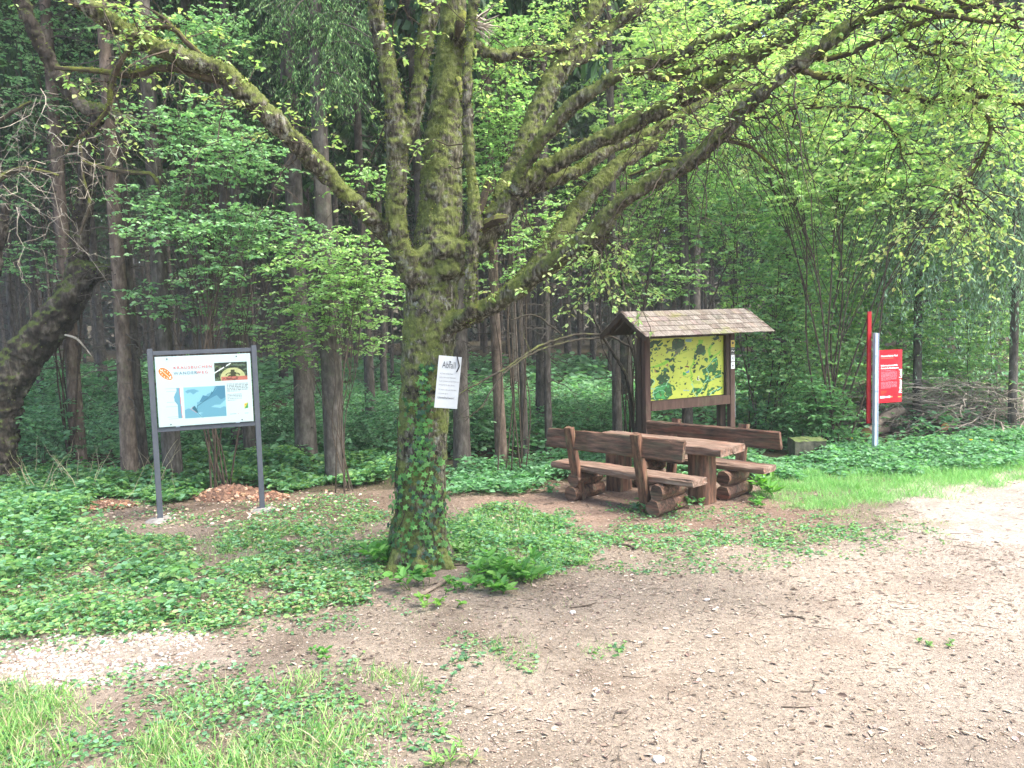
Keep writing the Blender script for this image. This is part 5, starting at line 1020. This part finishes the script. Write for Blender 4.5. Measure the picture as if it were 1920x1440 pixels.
hanging('weeping_spruce', 'drooping conifer above and right of the kiosk', 1480, 19, [(rng.uniform(1330, 1600), rng.uniform(120, 480), rng.uniform(-1.5, 1)) for _ in range(30)], DEEP + CW[:2], (.6, 1.4), 22, leafs=.08, per=22, rtr=.08)

# ------------------------------------------------------------------ brushwood pile, logs, mossy block
mb = MB(); n = 1500; c = []
while len(c) < n:
    px = rng.uniform(1600, 2050); py = rng.uniform(755, 812); c.append([px, py])
c = np.array([[*G(a, 812)[:2], 0] for a, b in c]); c[:, 1] += rng.uniform(-.3, 1.8, n); hmax = .75 * np.exp(-((c[:, 0] - 8.0) / 2.2) ** 2) + .25; c[:, 2] = hmax * rng.random(n) ** 1.3
P, R = twig_set(c, norm(rdir(n, .05, .6) * [1, .5, 1]), .4 + 1.1 * rng.random(n), .1, 7, .009, .05); R *= (.5 + 1.5 * rng.random((n, 1)) ** 3); P[..., 2] = np.maximum(P[..., 2], .02); mb.add(*tubes(P, R, 4, False)[:2])
tag(mb.build('brushwood', M('dry_brush', [(.3, (.17, .14, .11)), (.7, (.46, .4, .33))], 6, bump=0, rough=.95)), 'heap of dry tangled branches behind the red sign', 'brushwood', kind='stuff')
mb = MB()
for q in range(60):
    a = PD(rng.uniform(1660, 1930), rng.uniform(750, 800), 15.0 + rng.random()); d = norm(np.array([rng.normal(0, .8), rng.normal(0, .3), .3 + .8 * rng.random()])); P, R = twig_set(a[None], d[None], .5 + .8 * rng.random(), .3, 9, .013, .07); mb.add(*tubes(P, R, 5, False)[:2])
tag(mb.build('bleached_branches', m_pale), 'pale bare branches sticking out of the brushwood heap', 'branches', kind='stuff')
def log(p0, p1, r, label, mat=m_oldoak):
    p0, p1 = np.array(p0), np.array(p1); L = np.linalg.norm(p1 - p0); e = empty('log', p0, 0, label, 'log', 'logs in the brushwood heap'); s = spline(np.vstack([p0 * 0, (p1 - p0) / 2 + [0, 0, .04], p1 - p0]), 10)
    MB().add(*tubes(s, np.full(10, r) * rng.uniform(.92, 1.08, 10), 12, True, .06)).build('bark', mat, e)
    d = norm(s[0] - s[1]); a = np.arange(14) / 14 * 2 * pi; u = norm(np.cross(d, [0, 0, 1])); v = np.cross(d, u); ring = (np.cos(a)[:, None] * u + np.sin(a)[:, None] * v) * r * .93 + d * .004
    i = np.arange(14); MB().add(np.vstack([ring, [d * .006]]), None, np.stack([np.full(14, 14), i, (i + 1) % 14], -1)).build('cut_end', m_cut, e)
m_log = M('log_bark', [(.3, (.1, .08, .06)), (.7, (.28, .22, .17))], 8, (1, 1, 1), bump=.8, bscale=25, bdist=.015, rough=.95)
log(PD(1628, 752, 15.2), PD(1560, 762, 15.8), .07, 'thin dark log lying behind the red slat of the sign')
log(PD(1640, 795, 14.9), PD(1690, 770, 15.3), .085, 'mossy bent log right behind the galvanised post', m_log)
log(PD(1772, 800, 14.7), PD(1740, 790, 15.6), .075, 'log with an orange sawn face in the brushwood heap', m_log)
log(PD(1625, 812, 14.6), PD(1660, 805, 15.4), .1, 'reddish rotten log at the left foot of the brushwood heap', m_log)
bl = G(1517, 862); o = MB().add(*xf(loft(.5, rrect(.34, .34, .04), 12, .008), TR(0, 0, .15))).build('stone_block', m_mossstone); o.location = (bl[0], bl[1] + .1, 0); tag(o, 'dark mossy block standing in the herbs right of the benches', 'stone block')

# soil heaps behind the map board
def heap(px, py, rx, ry, h, label):
    g = G(px, py); n = 34; u = np.linspace(-1, 1, n); X_, Y_ = np.meshgrid(u, u); R_ = np.hypot(X_, Y_); hh = np.clip(1 - R_ ** 1.6, 0, 1) * h * (.6 + .9 * fnoise(X_ * 3 + px, Y_ * 3, 1, 5)) + .018 * rng.normal(0, 1, X_.shape) * (R_ < .95) - .02 * (R_ > .9)
    idx = np.arange(n * n).reshape(n, n); Qh = np.stack([idx[:-1, :-1], idx[:-1, 1:], idx[1:, 1:], idx[1:, :-1]], -1).reshape(-1, 4)
    e = empty('soil_heap', (g[0], g[1], gz(g[0], g[1])), 0, label, 'soil heap', 'heaps of dug-out soil'); MB().add(np.stack([X_ * rx, Y_ * ry, hh], -1).reshape(-1, 3), Qh).build('soil', m_soil, e)
    k = 160; a = rng.random(k) * 2 * pi; r_ = rng.random(k) ** .5 * 1.05; p = np.stack([np.cos(a) * r_ * rx, np.sin(a) * r_ * ry, np.clip(1 - r_ ** 1.6, 0, 1) * h * .95 + .01], -1); mb = MB()
    stones(mb, p, .012 + .035 * rng.random(k) ** 2, pick([(.3, .16, .1), (.36, .22, .14), (.22, .12, .075), (.42, .3, .22)], k)); mb.build('clods', m_stone, e, smooth=False)
heap(430, 930, .55, .35, .16, 'reddish soil heap between the posts of the map board'); heap(503, 932, .28, .2, .07, 'small stony soil heap by the right post of the map board'); heap(202, 948, .4, .22, .07, 'flat reddish soil heap left of the map board')

# plants one can pick out near the oak foot and benches
def herb(px, py, label, nst, ht, size, cols, tmpl=OVAL, per=9, width=1.0, spread=.12):
    if py > 1180: ht *= .6; size *= .75
    g = G(px, py); e = empty('herb', (g[0], g[1], gz(g[0], g[1])), rng.random() * 6, label, 'plant', 'leafy plants around the oak and benches'); st = np.stack([rng.normal(0, spread * .6, nst), rng.normal(0, spread * .6, nst), 0 * np.arange(nst)], -1)
    P, R = twig_set(st, norm(rdir(nst, 1.8, .8)), ht * (.5 + .6 * rng.random(nst)), .15, 6, .004, .03); sb = MB(); V, Qd, _ = tubes(P, R, 4, False); sb.add(V, Qd, None, (.12, .2, .05)); sb.build('stems', m_leaf, e); lf = MB(); leaves_on(lf, P, per, size, cols, tmpl, .35, .45, -.05, width); lf.build('foliage', m_leaf, e, smooth=False)
HB = [(.12, .3, .06), (.09, .24, .06), (.16, .36, .08)]
herb(715, 1062, 'broad-leaved green plant at the left of the oak foot', 9, .32, .11, HB)
herb(772, 1100, 'bright green plant growing just in front of the oak foot', 9, .22, .09, HB)
herb(925, 1085, 'bushy green plant right of the oak foot', 14, .26, .1, HB, spread=.2)
herb(985, 1090, 'long-leaved green plant at the edge of the litter right of the oak', 9, .24, .12, HB, width=.8)
herb(935, 1108, 'low plant with drooping long leaves nearest the camera right of the oak', 7, .15, .11, HB, width=.8)
herb(868, 1035, 'clump of pale-edged leaves touching the right side of the oak foot', 10, .16, .07, [(.3, .45, .2), (.12, .28, .07)])
herb(850, 1105, 'small weed on the litter below the oak foot', 6, .12, .05, HB)
herb(818, 1130, 'yellowish green weed on the litter in front of the oak', 6, .12, .06, [(.2, .38, .08)])
herb(1268, 950, 'fern-like green weed at the foot of the near bench', 16, .2, .06, HB + COOL, spread=.25)
herb(1215, 960, 'small weed left of the right foot of the near bench', 5, .16, .07, COOL)
herb(1440, 930, 'upright dock leaves right of the far bench', 9, .3, .14, [(.16, .38, .06), (.12, .3, .06)], width=.7)
herb(1420, 945, 'low weed tuft in front of the far bench log', 9, .1, .06, HB)
herb(605, 1228, 'small green plant on the litter in the foreground', 6, .13, .055, HB)
herb(1757, 1212, 'tiny dark green sprig alone on the bare forecourt', 4, .06, .045, GREENS)
herb(865, 1250, 'silvery green low weed on the foreground litter', 6, .08, .045, COOL)
herb(850, 1425, 'tuft of narrow leaves at the bottom edge', 9, .12, .09, LIME, NARROW)

# dry stalks at the left
mb = MB(); n = 40; c = np.array([[*G(rng.uniform(0, 330), rng.uniform(900, 935))[:2], 0] for _ in range(n)]); P, R = twig_set(c, norm(rdir(n, 2.5, .8)), .4 + .5 * rng.random(n), .1, 6, .004, .03)
tag(mb.add(*tubes(P, R, 4, False)[:2]).build('dry_stalks', M('straw', [(.3, (.38, .33, .2)), (.7, (.55, .48, .32))], 8, bump=0)), 'dry straw-coloured stalks standing in the nettles at left', 'stalks', kind='stuff')

# dandelions
for i, (px, py, lab) in enumerate(((1818, 857, 'yellow dandelion flower right of the red sign in the green strip'), (1597, 853, 'yellow dandelion flower just left of the red sign post'), (1857, 858, 'yellow dandelion flower nearest the right edge'))):
    g = G(px, py); e = empty('dandelion', (g[0], g[1], 0), 0, lab, 'flower', 'dandelions in the green strip'); sb = MB(); sb.add(*tubes(np.array([[0, 0, 0], [.01, 0, .13], [.015, 0, .26]]), np.array([.003, .003, .003]), 5)[:2], None, (.15, .25, .06)); sb.build('stem', m_leaf, e)
    lf = MB(); N = 40; a = rng.random(N) * 2 * pi; put(lf, NARROW, np.tile([.015, 0, .262], (N, 1)), np.stack([np.cos(a), np.sin(a), .15 + rng.random(N)], -1), np.tile([0, 0, 1.], (N, 1)), .035, pick([(.8, .55, .02)], N), 1.5); lf.build('petals', m_leaf, e, smooth=False)

# sticks and stones one can pick out on the forecourt
def stick(pts, wd, label, mat=m_twig):
    q = np.array([G(a, b) for a, b in pts]); q[:, 2] = gz(q[:, 0], q[:, 1]) + wd * .9; o0 = q[0].copy(); s = spline(q - o0, 16); o = MB().add(*tubes(s, wd * np.linspace(1, .6, 16), 7, True, .12)).build('stick', mat); o.location = tuple(o0); tag(o, label, 'stick', 'sticks lying on the ground')
stick([(1468, 1157), (1490, 1156), (1508, 1161)], .008, 'short dark stick near the middle of the forecourt')
stick([(1690, 1143), (1705, 1143), (1722, 1138)], .007, 'pale curved stick on the right of the forecourt', m_pale)
stick([(1070, 1138), (1100, 1134), (1118, 1128)], .007, 'brown stick beside the white stones in front of the oak')
stick([(830, 1062), (870, 1060), (905, 1066)], .008, 'thin reddish stick lying across the oak foot')
stick([(785, 1118), (815, 1103), (840, 1090)], .022, 'thick light broken branch piece in front of the oak foot', m_log)
stick([(545, 1160), (600, 1150), (628, 1132)], .013, 'light brown stick at the edge of the herbs left of the oak', m_log)
stick([(1160, 1020), (1178, 1022), (1190, 1028)], .018, 'dark bark piece among the seedlings in front of the benches')
stick([(1465, 1325), (1500, 1326), (1525, 1324)], .005, 'thin straight stick near the bottom of the forecourt')
def rock(px, py, r, label, c=(.6, .56, .52)):
    g = G(px, py); mb = MB(); V, T = SV, ST; o = mb.add(V * r * (1 + .2 * rng.normal(0, .4, (len(V), 1))) * [1.2, 1, .6], None, T, c).build('stone', m_stone, smooth=False); o.location = (g[0], g[1], gz(g[0], g[1]) + r * .3); tag(o, label, 'stone', 'stones lying on the forecourt')
rock(1541, 1298, .022, 'round grey stone in the lower middle of the forecourt', (.4, .38, .36)); rock(1074, 1146, .025, 'white stone beside the brown stick in front of the oak', (.75, .72, .7)); rock(1325, 1122, .022, 'light stone right of the litter in front of the benches')
rock(1505, 943, .03, 'small reddish stone right of the benches', (.25, .15, .1)); rock(1685, 978, .035, 'brown stone in the thin grass right of the benches', (.3, .2, .14)); rock(1235, 1423, .03, 'white stone at the bottom edge of the forecourt', (.7, .68, .64))

# ------------------------------------------------------------------ the pale forest air
hz = MB().add(*box((0, 0, 0), (1, 1, 1), 0))
hm = bpy.data.materials.new('haze_air'); hm.use_nodes = True; ht = hm.node_tree; ht.nodes.clear(); hv_ = ht.nodes.new('ShaderNodeVolumePrincipled'); ho = ht.nodes.new('ShaderNodeOutputMaterial')
hv_.inputs['Color'].default_value = (.85, .92, .95, 1); hv_.inputs['Density'].default_value = .0011; ht.links.new(hv_.outputs[0], ho.inputs['Volume'])
o = hz.build('haze', hm, smooth=False); o.scale = (310, 340, 34); o.location = (0, 103, 15.5); tag(o, 'pale forest haze filling the air between the trunks', 'haze', kind='stuff')
